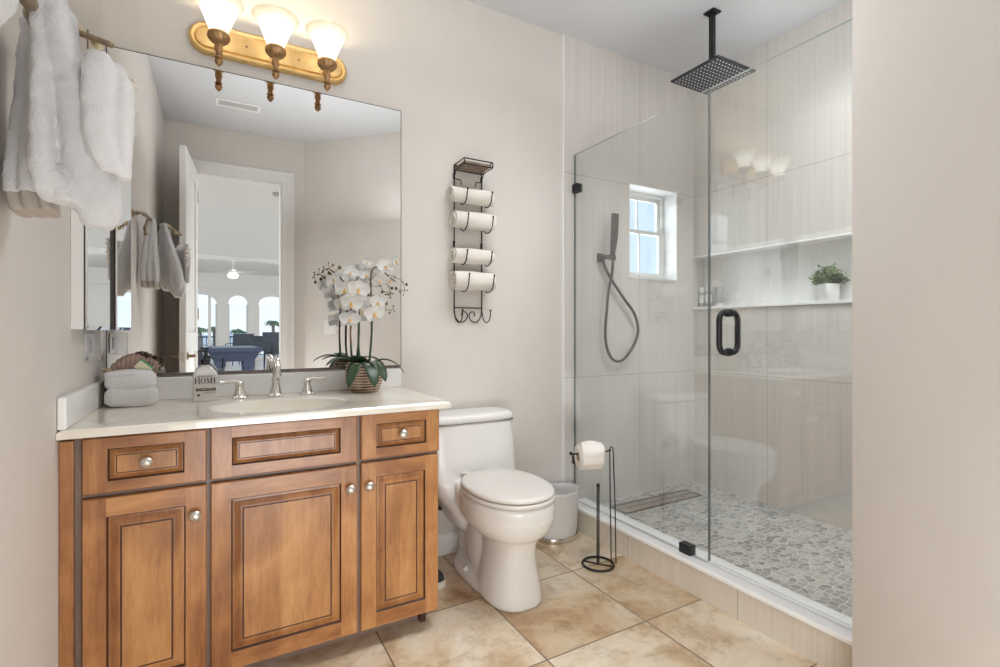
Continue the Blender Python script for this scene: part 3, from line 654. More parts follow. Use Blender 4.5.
def raised(x0, x1, z0, z1, name, fr=0.056, drawer=False, frz=None):
    mm = MB(); y = DF; dz_ = (frz if frz else fr) - fr
    def rect(i, d):
        k = i + (dz_ if i >= fr else 0); return [(x0 + i, y + d, z0 + k), (x1 - i, y + d, z0 + k), (x1 - i, y + d, z1 - k), (x0 + i, y + d, z1 - k)]
    # back + outer sides
    mm.loft([[(p[0], VY, p[2]) for p in rect(0, 0)], rect(0, 0.004), rect(0.003, 0.0)], True, False, mi=0)
    a = rect(0.003, 0); f = fr
    i0, i1, k0, k1 = x0 + f, x1 - f, z0 + f + dz_, z1 - f - dz_
    mm.add([(x0 + .003, y, z0 + .003), (i0, y, z0 + .003), (i0, y, z1 - .003), (x0 + .003, y, z1 - .003)], [(0, 1, 2, 3)], 0)
    mm.add([(i1, y, z0 + .003), (x1 - .003, y, z0 + .003), (x1 - .003, y, z1 - .003), (i1, y, z1 - .003)], [(0, 1, 2, 3)], 0)
    mm.add([(i0, y, z0 + .003), (i1, y, z0 + .003), (i1, y, k0), (i0, y, k0)], [(0, 1, 2, 3)], 1)
    mm.add([(i0, y, k1), (i1, y, k1), (i1, y, z1 - .003), (i0, y, z1 - .003)], [(0, 1, 2, 3)], 1)
    s1 = 0.6 if drawer else 1.0
    seq = [(f, 0, None), (f + .0022, .005, 2), (f + .0042, .0085, 2), (f + .010 * s1, .008, 0), (f + .018 * s1, .0045, 0), (f + .026 * s1, .0015, 0), (f + .031 * s1, .0015, 0), (f + .0322 * s1, .0032, 2), (f + .0340 * s1, .0032, 2), (f + .0352 * s1, .0015, 2)]
    for (i_, d_, _), (j_, e_, mi) in zip(seq, seq[1:]):
        mm.loft([rect(i_, d_), rect(j_, e_)], False, False, mi=mi)
    r = rect(seq[-1][0], seq[-1][1]); mm.add(r, [(0, 1, 2, 3)], 3)
    o = mm.build(name, [M['wood'], M['wood_h'], M['glaze'], M['wood_panel']], va)
    return o
def knob(px, pz, par):
    mm = MB(); seg = 20
    mm.lathe([(0.0, 0), (0.008, 0), (0.0055, -0.006), (0.005, -0.012), (0.010, -0.016), (0.0155, -0.021), (0.0160, -0.025), (0.0125, -0.030), (0.006, -0.0325), (0, -0.033)], px, DF, pz, seg, axis='Y')
    # a shallow ridge twisted over the face
    mm.tube([(px - 0.011, DF - 0.030, pz - 0.002), (px - 0.003, DF - 0.0335, pz + 0.003), (px + 0.004, DF - 0.0335, pz - 0.001), (px + 0.011, DF - 0.030, pz + 0.004)], 0.0022, 6)
    mm.build('knob', M['nickel'], par, smooth=40)
d = raised(-0.319, -0.027, 0.659, 0.814, 'drawer', 0.056, True, 0.033); knob(-0.173, 0.737, d)
d = raised(-0.0165, 0.4195, 0.659, 0.817, 'drawer', 0.056, True, 0.036)
d = raised(0.4325, 0.722, 0.661, 0.818, 'drawer', 0.052, True, 0.036); knob(0.577, 0.741, d)
d = raised(-0.319, -0.027, 0.070, 0.647, 'door', 0.053); knob(-0.056, 0.565, d)
d = raised(-0.0165, 0.4195, 0.070, 0.647, 'door', 0.054); knob(0.393, 0.572, d)
d = raised(0.4325, 0.718, 0.070, 0.649, 'door', 0.052); knob(0.457, 0.573, d)

# countertop with integral basin
ct = thing('vanity_countertop', 'cream cultured marble countertop with an oval integral basin', 'countertop', (0.19, -0.3, 0.81))
SX, SYc, SRX, SRY = 0.205, -0.345, 0.225, 0.165
cx0, cx1, cy0, cy1 = XL + 0.001, 0.757, -0.592, -0.001
angs = sorted([2 * PI * i / 96 for i in range(96)] + [math.atan2(y - SYc, x - SX) % (2 * PI) for x in (cx0, cx1) for y in (cy0, cy1)])
def rectpt(a, x0, x1, y0, y1):
    c, s_ = math.cos(a), math.sin(a); t = 1e9
    if c > 1e-9: t = min(t, (x1 - SX) / c)
    if c < -1e-9: t = min(t, (x0 - SX) / c)
    if s_ > 1e-9: t = min(t, (y1 - SYc) / s_)
    if s_ < -1e-9: t = min(t, (y0 - SYc) / s_)
    return SX + c * t, SYc + s_ * t
def ell(k, z): return [(SX + SRX * k * math.cos(a), SYc + SRY * k * math.sin(a), z) for a in angs]
outer = [rectpt(a, cx0, cx1, cy0, cy1) for a in angs]; inn = [rectpt(a, cx0 + .006, cx1 - .006, cy0 + .006, cy1) for a in angs]
rings = [[(x, y, CZT - 0.024) for x, y in outer], [(x, y, CZT - 0.006) for x, y in outer], [(x, y, CZT) for x, y in inn],
         ell(1.16, CZT), ell(1.10, CZT - 0.0015), ell(1.04, CZT - 0.002), ell(1.0, CZT - 0.006), ell(0.96, CZT - 0.022), ell(0.88, CZT - 0.060), ell(0.72, CZT - 0.098), ell(0.45, CZT - 0.120), ell(0.12, CZT - 0.128)]
m = MB(); m.loft(rings, False, True)
m.build('basin_top', M['counter'], ct, smooth=35)
m = MB(); m.box(cx0 + 0.02, cx1, -0.021, -0.001, CZT, 0.931); m.build('backsplash', M['marble_white'], ct, bevel=0.004)
m = MB(); m.box(cx0, cx0 + 0.019, -0.585, -0.001, CZT, 0.931); m.build('side_splash', M['marble_white'], ct, bevel=0.004)
m = MB(); m.lathe([(0.0, 0.004), (0.020, 0.004), (0.024, 0.0), (0.024, -0.004)], SX, SYc, CZT - 0.125, 20); m.build('drain_ring', M['chrome'], ct, smooth=40)

# ================================================================ FAUCET SET
fa = thing('basin_faucet', 'brushed nickel widespread faucet with arched spout and two levers', 'faucet', (0.205, -0.105, CZT))
def bell(mm, x, y, k=1.0, h=0.055):
    mm.lathe([(0.0, 0), (0.029 * k, 0), (0.029 * k, 0.004), (0.024 * k, 0.008), (0.022 * k, 0.014), (0.017 * k, h * 0.55), (0.0125 * k, h * 0.85), (0.015 * k, h * 0.9), (0.015 * k, h), (0.0, h)], x, y, CZT, 24,
             wob=lambda a, z: 1 + 0.03 * math.cos(8 * a))
m = MB(); bell(m, 0.205, -0.105, 1.05, 0.068)
m.tube(smoothpts([(0.205, -0.105, CZT + 0.066), (0.205, -0.104, CZT + 0.10), (0.205, -0.108, CZT + 0.128), (0.205, -0.128, CZT + 0.146), (0.205, -0.155, CZT + 0.142), (0.205, -0.172, CZT + 0.118), (0.205, -0.176, CZT + 0.098)], 5), [0.0125] * 8 + [0.0125] * 23, 16)
m.lathe([(0.0, 0.012), (0.014, 0.012), (0.0155, 0.006), (0.0155, -0.006), (0.012, -0.008), (0.0, -0.008)], 0.205, -0.176, CZT + 0.092, 18)
m.build('spout', M['chrome'], fa, smooth=45)
for x, s_ in ((0.077, -1), (0.325, 1)):
    m = MB(); bell(m, x, -0.105)
    m.sphere((x, -0.105, CZT + 0.058), 0.013, 14, 8, (1, 1, 0.7))
    m.build('handle_base', M['chrome'], fa, smooth=45)
    m = MB(); m.tube(smoothpts([(x, -0.105, CZT + 0.062), (x + s_ * 0.025, -0.108, CZT + 0.066), (x + s_ * 0.055, -0.112, CZT + 0.064), (x + s_ * 0.072, -0.114, CZT + 0.066)], 4), [0.0075, 0.0075, 0.007, 0.0065, 0.006, 0.006, 0.006, 0.0065, 0.007, 0.0075, 0.008, 0.0085, 0.0075], 10)
    m.build('lever', M['chrome'], fa, smooth=45)

# ================================================================ MIRROR
mx0, mx1, mz0, mz1 = -0.349, 0.758, 0.946, 2.148
wm = thing('wall_mirror', 'large frameless rectangular wall mirror above the vanity', 'mirror', ((mx0 + mx1) / 2, 0, mz0))
B(mx0, mx1, -0.006, -0.0005, mz0, mz1).build('mirror_glass', M['mirror'], wm)
m = MB(); m.box(mx0, mx1, -0.009, -0.0005, mz0 - 0.010, mz0); m.build('bottom_channel', M['grey_bar'], wm)
m = MB(); m.box(mx1, mx1 + 0.0025, -0.0065, -0.0005, mz0, mz1); m.box(mx0, mx1, -0.0065, -0.0005, mz1, mz1 + 0.0022); m.box(mx0 - 0.0025, mx0, -0.0065, -0.0005, mz0, mz1); m.build('dark_edge', M['slate'], wm)

# medicine cabinet on the left wall
mc = thing('medicine_cabinet', 'narrow mirrored medicine cabinet mounted on the left wall', 'medicine cabinet', (XL, -0.25, 1.112))
B(XL + 0.0005, XL + 0.030, -0.440, -0.07, 1.112, 1.846).build('body', M['white_paint'], mc, bevel=0.001)
m = MB()
def rc(i, x): return [(x, -0.441 + i, 1.110 + i), (x, -0.069 - i, 1.110 + i), (x, -0.069 - i, 1.848 - i), (x, -0.441 + i, 1.848 - i)]
m.loft([rc(0, XL + 0.031), rc(0, XL + 0.034)], True, False, mi=1); m.loft([rc(0, XL + 0.034), rc(0.012, XL + 0.0375)], False, False, mi=0)
m.add(rc(0.012, XL + 0.0375), [(0, 1, 2, 3)], 0)
m.build('mirror_door', [M['mirror'], M['slate']], mc)
# outlet with clear cover
ol = thing('outlet_cover', 'white wall outlet with clear box cover under the medicine cabinet', 'outlet', (XL, -0.21, 1.06))
B(XL, XL + 0.006, -0.27, -0.15, 1.02, 1.098).build('plate', M['white_paint'], ol, bevel=0.003)
m = MB(); m.box(XL + 0.006, XL + 0.009, -0.225, -0.195, 1.035, 1.083); m.build('socket', M['bottle_grey'], ol)
m = MB(); m.box(XL + 0.006, XL + 0.045, -0.285, -0.235, 1.010, 1.100); m.build('clear_cover', M['clear_plastic'], ol, bevel=0.004)
# light switch on diagonal wall
dn = Vector((-(PE[1] - PD[1]), PE[0] - PD[0], 0)).normalized(); dt = Vector((PE[0] - PD[0], PE[1] - PD[1], 0)).normalized()
sp0 = Vector((0.869, -2.288, 1.143)); 
k_ = (sp0 - Vector((PD[0], PD[1], 0))).dot(dt); sp0 = Vector((PD[0], PD[1], 0)) + dt * k_ + Vector((0, 0, 1.143))
sw = thing('light_switch', 'white double light switch plate on the diagonal wall seen in the mirror', 'light switch', sp0)
def obox(mm, u0, u1, n0, n1, z0, z1, o=sp0):
    vs = []
    for z in (z0, z1):
        for u, n in ((u0, n0), (u1, n0), (u1, n1), (u0, n1)): vs.append(o + dt * u + dn * n + Vector((0, 0, z)))
    mm.add(vs, [(0, 3, 2, 1), (4, 5, 6, 7), (0, 1, 5, 4), (1, 2, 6, 5), (2, 3, 7, 6), (3, 0, 4, 7)])
m = MB(); obox(m, -0.06, 0.06, 0.0, 0.006, -0.06, 0.06); m.build('plate', M['white_paint'], sw, bevel=0.002)
for u in (-0.026, 0.026):
    m = MB(); obox(m, u - 0.016, u + 0.016, 0.006, 0.010, -0.033, 0.033); m.build('rocker', M['pot_white'], sw, bevel=0.001)
# ceiling vent
vt = thing('ceiling_vent', 'white rectangular ceiling air vent reflected at the top of the mirror', 'vent', (0.14, -1.91, ZC))
m = MB(); x0, x1, y0, y1 = -0.01, 0.285, -1.975, -1.845
m.box(x0, x1, y0, y0 + 0.02, ZC - 0.008, ZC); m.box(x0, x1, y1 - 0.02, y1, ZC - 0.008, ZC); m.box(x0, x0 + 0.02, y0 + .02, y1 - .02, ZC - 0.008, ZC); m.box(x1 - 0.02, x1, y0 + .02, y1 - .02, ZC - 0.008, ZC)
m.build('frame', M['white_paint'], vt, bevel=0.002)
B(x0 + .02, x1 - .02, y0 + .02, y1 - .02, ZC - 0.002, ZC).build('backing', M['grey_print_and_shade'], vt)
for i in range(5):
    y = y0 + 0.030 + i * 0.0165
    B(x0 + .02, x1 - .02, y, y + 0.0045, ZC - 0.007, ZC - 0.003).build('slat', M['white_paint'], vt)

# ================================================================ VANITY LIGHT
LZ = 2.262; LX = (0.006, 0.204, 0.402); LY = -0.120
vl = thing('vanity_light_fixture', 'gold three-lamp vanity light bar with lit alabaster bell shades', 'wall lamp', (0.204, 0.0, 2.12))
def stadium(cx, cz, hl, hr, y, n=14):
    pts = [(cx + hl - hr + hr * math.cos(a), y, cz + hr * math.sin(a)) for a in [(-PI / 2 + PI * i / n) for i in range(n + 1)]]
    pts += [(cx - hl + hr + hr * math.cos(a), y, cz + hr * math.sin(a)) for a in [(PI / 2 + PI * i / n) for i in range(n + 1)]]
    return pts
m = MB()
prof = [(0.0, -0.0005), (0.0, -0.014), (0.004, -0.024), (0.011, -0.029), (0.018, -0.027), (0.022, -0.020), (0.024, -0.019), (0.027, -0.024), (0.031, -0.024)]
m.loft([stadium(0.204, LZ, 0.302 - i, 0.062 - i, y) for i, y in prof], True, True)
m.build('back_plate', M['gold'], vl, smooth=45)
for x in (0.105, 0.303):
    m = MB(); m.sphere((x, -0.0255, LZ), 0.0045, 10, 6, (1, .5, 1)); m.build('screw', M['gold_dark'], vl, smooth=True)
for x in LX:
    a = MB(); a.tube(smoothpts([(x, -0.022, LZ - 0.035), (x, -0.06, LZ - 0.045), (x, -0.095, LZ - 0.055), (x, LY, LZ - 0.052)], 4), 0.0085, 10)
    a.lathe([(0.0, 0), (0.018, 0), (0.018, -0.004), (0.011, -0.010), (0.0, -0.010)], x, -0.0235, LZ - 0.035, 16, axis='Y')
    arm = a.build('arm', M['gold'], vl, smooth=45)
    m = MB(); m.lathe([(0.0, -0.150), (0.005, -0.147), (0.0125, -0.138), (0.0145, -0.129), (0.009, -0.121), (0.0145, -0.119), (0.0145, -0.114), (0.0095, -0.110), (0.0105, -0.095), (0.014, -0.090), (0.013, -0.075), (0.014, -0.062), (0.0, -0.060)], x, LY, LZ, 20)
    m.build('finial_stem', M['gold_dark'], arm, smooth=40)
    m = MB(); m.lathe([(0.0, -0.066), (0.014, -0.066), (0.028, -0.056), (0.037, -0.044), (0.039, -0.034), (0.033, -0.032), (0.0, -0.032)], x, LY, LZ, 48, wob=lambda an, z: 1 + 0.055 * math.cos(16 * an) if z < -0.036 else 1)
    m.build('fluted_cup', M['gold_dark'], arm, smooth=60)
    m = MB(); m.lathe([(0.031, -0.033), (0.037, -0.031), (0.038, -0.027), (0.034, -0.024), (0.0, -0.024)], x, LY, LZ, 32); m.build('cup_rim', M['gold'], arm, smooth=50)
    m = MB(); pr = [(0.031, -0.024), (0.034, -0.012), (0.041, 0.008), (0.050, 0.032), (0.060, 0.055), (0.070, 0.074), (0.080, 0.088), (0.088, 0.096)]
    m.lathe(pr + [(r - 0.004, z + 0.0005) for r, z in reversed(pr)], x, LY, LZ, 40, c0=False, c1=False)
    m.build('glass_shade', M['shade'], arm, smooth=60)
    ld = bpy.data.lights.new('shade_bulb', 'POINT'); ld.energy = 0.75; ld.color = (1.0, 0.86, 0.66); ld.shadow_soft_size = 0.03
    lo = bpy.data.objects.new('shade_bulb', ld); C.objects.link(lo); lo.location = (x, LY, LZ + 0.06)

# ================================================================ WALL TOWEL RACK
RX0, RX1 = 1.035, 1.190
rk = thing('wall_towel_rack', 'dark wire wall rack with slatted wood shelf, hoops and bottom hooks', 'towel rack', (1.1125, 0.0, 1.15))
m = MB(); wr = 0.0032; wy = -0.006
for x in (RX0, RX1): m.tube([(x, wy, 1.912), (x, wy, 1.20)], wr, 8)
m.tube([(RX0, wy, 1.224), (RX1, wy, 1.224)], wr * .8, 8)
# curls at the bottom
xc = (RX0 + RX1) / 2
for s_, x in ((1, RX0), (-1, RX1)):
    pts = [(x, wy, 1.225), (x + s_ * 0.004, wy, 1.185), (x + s_ * 0.022, wy, 1.158), (x + s_ * 0.045, wy, 1.152), (x + s_ * 0.068, wy, 1.168), (x + s_ * 0.072, wy, 1.192), (x + s_ * 0.055, wy, 1.205), (x + s_ * 0.041, wy, 1.195), (x + s_ * 0.044, wy, 1.182)]
    m.tube(smoothpts(pts, 5), wr * .85, 8)
m.build('rails', M['wire'], rk, smooth=True)
for x in (RX0, RX1):
    m = MB(); m.tube(smoothpts([(x, wy, 1.215), (x + 0.004, -0.018, 1.165), (x + 0.010, -0.045, 1.150), (x + 0.014, -0.068, 1.170), (x + 0.012, -0.078, 1.205)], 5), wr * .85, 8); m.sphere((x + 0.012, -0.078, 1.210), 0.006, 10, 6)
    m.build('hook', M['wire'], rk, smooth=True)
    for z in (1.885, 1.545): 
        m = MB(); m.box(x - 0.005, x + 0.005, -0.0035, 0, z - 0.014, z + 0.014); m.sphere((x, -0.006, z + 0.008), 0.006, 8, 6); m.build('screw_tab', M['wire'], rk, smooth=40)
# shelf
m = MB(); SD = -0.125; sz0, sz1 = 1.915, 1.940
for z in (sz0, sz1):
    m.tube([(RX0, wy, z), (RX1, wy, z), (RX1, SD, z), (RX0, SD, z)], wr, 8, loop=True)
for x in (RX0, RX1):
    m.tube([(x, SD, sz0), (x, SD, sz1)], wr, 8); m.tube([(x, wy, sz0), (x, wy, sz1)], wr, 8)
    m.tube([(x, wy, sz0 - 0.03), (x, -0.03, sz0 - 0.004), (x, -0.05, sz0)], wr * .8, 8)
shf = m.build('shelf_frame', M['wire'], rk, smooth=True)
for i in range(5):
    y = SD + 0.006 + i * 0.0235
    m = B(RX0 + 0.003, RX1 - 0.003, y, y + 0.017, sz0 + 0.004, sz0 + 0.016); m.build('wood_slat', M['bark_slat'], shf, bevel=0.001)
for x in (RX0, RX1):
    s_ = 1 if x == RX0 else -1
    m = MB(); m.tube([(x, wy, 1.872), (x + s_ * 0.035, wy - 0.002, 1.868), (x + s_ * 0.038, wy - 0.004, 1.845)], wr * .8, 8)
    m.build('upper_loop', M['wire'], rk, smooth=True)
ROLL = [(1.106, 1.782, 0.040, 0.226), (1.114, 1.655, 0.045, 0.222), (1.110, 1.482, 0.039, 0.216), (1.114, 1.357, 0.050, 0.222)]
for (x, z, r, L) in ROLL:
    for hx in (RX0 + 0.030, RX1 + 0.012):
        m = MB(); pts = [(hx - 0.006, wy, z + 0.012)]
        for k in range(8):
            a = math.radians(215 + k * 19.5); pts.append((hx, -0.008 - r + (r + 0.005) * -math.cos(a) * 1.0, z + (r + 0.005) * math.sin(a)))
        pts.append((hx + 0.002, -0.016 - 2 * r, z + r * 0.55))
        m.tube(smoothpts(pts, 4), wr * .85, 8); m.sphere(pts[-1], 0.005, 8, 6)
        m.build('hoop', M['wire'], rk, smooth=True)

# rolled towels
RL = ['rolled white towel in the top hoop of the wall rack, just under the slatted shelf', 'rolled white towel second from the top in the wall rack', 'slimmest rolled white towel, third from the top in the wall rack', 'fattest rolled white towel, lowest in the wall rack above the curls']
def rolled(x, z, r, L, lab, seed):
    rnd = random.Random(seed); mm = MB(); th = 0.0095; turns = r / th - 0.3; n = 110
    inner, outerp = [], []
    for i in range(n + 1):
        t = i / n; a = t * turns * 2 * PI + 1.2; rad = 0.004 + (r - 0.006) * t
        inner.append((a, rad))
    K = 9; cy = -0.012 - r
    rings = []
    for k in range(K):
        u = k / (K - 1); ed = 0.0
        sec_o, sec_i = [], []
        for i, (a, rad) in enumerate(inner):
            wv = 1 + 0.03 * math.sin(3 * a + u * 5 + seed) * (i / n) + 0.04 * math.sin(u * 6 + seed)
            xo = (u - .5) * L + (0.006 * math.sin(a * 1.3 + seed) if k in (0, K - 1) else 0) + (0.004 * (1 - i / n)) * (1 if k == 0 else (-1 if k == K - 1 else 0))
            if k in (0,): xo += 0.002
            sec_o.append((x + xo, cy + (rad + th * .46) * wv * math.cos(a), z + (rad + th * .46) * wv * math.sin(a)))
            sec_i.append((x + xo, cy + (rad - th * .40) * wv * math.cos(a), z + (rad - th * .40) * wv * math.sin(a)))
        rings.append(sec_o + sec_i[::-1])
    mm.loft(rings)
    o = mm.build('rolled_towel', M['towel_cream'], None, loc=(x, cy, z - r), smooth=50)
    return setp(o, lab, 'towel', 'rolled towels in the wall rack')
for i, (x, z, r, L) in enumerate(ROLL): rolled(x, z, r, L, RL[i], i + 3)

# ================================================================ TOILET
TX = 1.058
to = thing('toilet', 'white one-piece toilet with elongated bowl and closed lid', 'toilet', (TX, -0.36, 0.0))
m = MB()
# front pedestal column
cols = [(0.0, 0.118, -0.48, 0.16, 0.158), (0.012, 0.118, -0.48, 0.16, 0.157), (0.06, 0.112, -0.485, 0.15, 0.148), (0.13, 0.100, -0.490, 0.14, 0.140), (0.20, 0.088, -0.495, 0.13, 0.136), (0.25, 0.086, -0.50, 0.14, 0.145), (0.30, 0.105, -0.50, 0.16, 0.168)]
m.loft([sell(TX + 0.014 * max(0, 1 - z / 0.28), cy, z, rx, rb, 2.5, 40, rf) for z, rx, cy, rb, rf in cols])
# rear foot and trapway
m.loft([sell(TX, -0.30, z, rx, 0.21, 3.0, 40, 0.22) for z, rx in ((0.0, 0.110), (0.03, 0.108), (0.045, 0.085), (0.06, 0.072), (0.24, 0.068), (0.33, 0.078))])
# trapway bulges
for s_ in (-1, 1):
    m.sphere((TX + s_ * 0.050, -0.32, 0.16), 0.095, 20, 14, (0.42, 1.1, 1.25))
# bowl
bw = [(0.245, 0.080, 0.13, 0.12), (0.270, 0.108, 0.20, 0.175), (0.300, 0.142, 0.25, 0.215), (0.330, 0.164, 0.27, 0.235), (0.365, 0.173, 0.285, 0.246), (0.375, 0.170, 0.28, 0.243), (0.400, 0.173, 0.29, 0.247), (0.422, 0.173, 0.29, 0.246), (0.430, 0.167, 0.285, 0.240)]
m.loft([sell(TX, -0.475, z, rx, rb, 2.25, 48, rf) for z, rx, rb, rf in bw])
# neck between bowl and tank, tank body
tk = [(0.20, 0.095, -0.14, 0.11), (0.28, 0.135, -0.14, 0.125), (0.36, 0.195, -0.135, 0.130), (0.42, 0.222, -0.130, 0.126), (0.47, 0.226, -0.122, 0.113), (0.56, 0.225, -0.118, 0.104), (0.676, 0.217, -0.113, 0.098)]
m.loft([sell(TX, cy, z, rx, ry, 4.5, 48) for z, rx, cy, ry in tk])
bb = m.build('bowl_and_tank', M['porcelain'], to); remesh(bb, 0.0065, 14, 0.7)
m = MB()
m.loft([sell(TX, -0.113, z, rx, ry, 4.5, 48) for z, rx, ry in ((0.6795, 0.214, 0.097), (0.681, 0.219, 0.103), (0.690, 0.221, 0.106), (0.702, 0.220, 0.105), (0.712, 0.214, 0.099), (0.717, 0.202, 0.088), (0.718, 0.18, 0.07))])
m.build('tank_lid', M['porcelain'], to, smooth=60)
B(TX - 0.205, TX + 0.205, -0.200, -0.03, 0.674, 0.682).build('tank_seam', M['grey_print_and_shade'], to)
def seatring(z, k, n=2.2): return sell(TX, -0.475, z, 0.174 * k, 0.225 * k, n, 56, 0.247 * k)
m = MB(); m.loft([seatring(0.4315, 0.985), seatring(0.434, 1.0), seatring(0.444, 1.005), seatring(0.448, 0.995), seatring(0.449, 0.97)]); m.build('seat', M['seat_plastic'], to, smooth=60)
m = MB(); m.loft([seatring(0.4520, 0.965), seatring(0.4545, 0.99), seatring(0.462, 0.995), seatring(0.468, 0.975), seatring(0.4715, 0.93), seatring(0.473, 0.6)]); m.build('lid', M['seat_plastic'], to, smooth=60)
m = MB(); m.loft([seatring(0.428, 0.955), seatring(0.4535, 0.945)]); m.build('seat_gap_shade', M['grey_print_and_shade'], to)  # dark ring standing in for the shade between bowl, seat and lid
for s_ in (-1, 1):
    m = MB(); m.loft([sell(TX + s_ * 0.075, -0.238, z, 0.022, 0.018, 3) for z in (0.430, 0.456, 0.463)]); m.build('lid_hinge', M['seat_plastic'], to, smooth=50)
for s_ in (-1, 1):
    m = MB(); m.sphere((TX + s_ * 0.092, -0.28, 0.046), 0.013, 12, 8, (1, 1, 1)); m.build('bolt_cap', M['porcelain'], to, smooth=True)
# supply valve
sv = thing('water_supply_valve', 'small dark toilet shut-off valve with oval knob low on the wall', 'valve', (0.935, 0.0, 0.20))
m = MB(); m.lathe([(0, 0), (0.022, 0), (0.020, -0.006), (0.0085, -0.008), (0.0085, -0.055), (0, -0.055)], 0.905, -0.001, 0.252, 16, axis='Y'); m.tube([(0.905, -0.05, 0.252), (0.955, -0.055, 0.250)], 0.010, 10); m.build('valve_body', M['black'], sv, smooth=40)
m = MB(); m.sphere((0.965, -0.060, 0.250), 0.02, 14, 10, (0.5, 1.0, 0.7)); m.build('valve_knob', M['black'], sv, smooth=True)

# ================================================================ SHOE BESIDE THE VANITY
sh = thing('sneaker', 'black sneaker with pale rubber sole between vanity and toilet', 'shoe', (0.815, -0.26, 0.0), rz=0.0)
def shoe(par, x, y, ang):
    ca, sa = math.cos(ang), math.sin(ang)
    def R(px, py, pz): return (x + px * ca - py * sa, y + px * sa + py * ca, pz)
    st = [(-0.14, 0.020, .070), (-0.125, 0.034, .078), (-0.07, 0.037, .074), (0.0, 0.036, .060), (0.06, 0.044, .046), (0.105, 0.042, .036), (0.132, 0.030, .026), (0.142, 0.012, .016)]
    mm = MB(); rings = []
    for px, hw, h in st:
        rings.append([R(px, hw * c, z) for c, z in ((-1, 0.0), (-1.08, 0.006), (-1.1, 0.018), (-1.0, 0.026), (1.0, 0.026), (1.1, 0.018), (1.08, 0.006), (1, 0.0))])
    mm.loft(rings); mm.build('sole', M['shoe_sole'], par, smooth=60)
    mm = MB(); rings = []
    for px, hw, h in st:
        rings.append([R(px * 0.97, hw * 0.95 * math.cos(a), 0.024 + h * math.sin(a)) for a in [PI * i / 12 for i in range(13)]])
    mm.loft(rings); mm.build('upper', M['shoe_dark'], par, smooth=60)
    mm = MB()
    for i in range(4):
        px = 0.0 + i * 0.018; h = 0.060 - i * 0.004
        mm.tube([R(px, -0.018, 0.024 + h * .92), R(px, 0, 0.028 + h), R(px, 0.018, 0.024 + h * .92)], 0.0025, 6)
    mm.build('laces', M['shoe_sole'], par, smooth=True)
shoe(sh, 0.812, -0.165, math.radians(-80))

# ================================================================ WASTE BIN
bx, by = 1.588, -0.118
bn = thing('waste_bin', 'frosted white oval waste bin with metal base ring behind the toilet', 'waste bin', (bx, by, 0.0))
m = MB(); m.lathe([(0.0, 0.0), (1.0, 0.0), (1.03, 0.012), (1.0, 0.026), (0.0, 0.026)], bx, by, 0, 40, sx=0.118, sy=0.088); m.build('base_ring', M['chrome'], bn, smooth=50)
m = MB(); pr = [(0.0, 0.026), (0.98, 0.026), (1.02, 0.05), (1.16, 0.245), (1.21, 0.260), (1.19, 0.262), (1.12, 0.245), (0.98, 0.06), (0.0, 0.05)]
m.lathe(pr, bx, by, 0, 44, sx=0.112, sy=0.082, wob=lambda a, z: 1 + 0.018 * math.cos(4 * a) * (z / .3)); m.build('body', M['bin'], bn, smooth=60)

# ================================================================ TOILET PAPER STAND
px_, py_ = 1.569, -0.470
ts = thing('toilet_paper_stand', 'black wire free-standing toilet paper holder with ring base', 'toilet paper holder', (px_, py_, 0.0))
m = MB(); m.tube([(px_ + 0.073 * math.cos(2 * PI * i / 40), py_ + 0.073 * math.sin(2 * PI * i / 40), 0.006) for i in range(40)], 0.0055, 8, loop=True)
m.tube([(px_ - 0.04, py_ + 0.061, 0.006), (px_, py_, 0.006), (px_ + 0.045, py_ - 0.058, 0.006)], 0.0035, 8)
m.build('ring_base', M['wire'], ts, smooth=True)
ux, uy = px_ + 0.064, py_ - 0.036
m = MB()
wx_, wy_ = 0.83, -0.56
for o_ in (-0.011, 0.011):
    m.tube([(ux + o_ * wx_, uy + o_ * wy_, 0.008), (ux + o_ * wx_ - 0.006, uy + o_ * wy_, 0.30), (ux - 0.014 + o_ * wx_ * .7, uy + o_ * wy_ * .7, 0.552)], 0.0028, 8)
m.tube(smoothpts([(ux - 0.014 - .0077 * wx_, uy - .0077 * wy_, 0.55), (ux - 0.014, uy, 0.562), (ux - 0.014 + .0077 * wx_, uy + .0077 * wy_, 0.55)], 4), 0.0028, 8)
m.build('upright', M['wire'], ts, smooth=True)
m = MB(); m.tube([(ux - 0.016, uy, 0.545), (ux - 0.06, uy + 0.025, 0.532), (ux - 0.195, uy + 0.075, 0.532)], 0.0036, 8); m.sphere((ux - 0.195, uy + 0.075, 0.535), 0.008, 10, 8)
m.build('roll_arm', M['wire'], ts, smooth=True)
m = MB()
for o_ in (-0.005, 0.005): m.tube([(px_ + o_, py_, 0.006), (px_ + o_, py_, 0.375)], 0.0032, 8)
m.sphere((px_, py_, 0.378), 0.0085, 10, 8); m.build('spare_roll_post', M['wire'], ts, smooth=True)
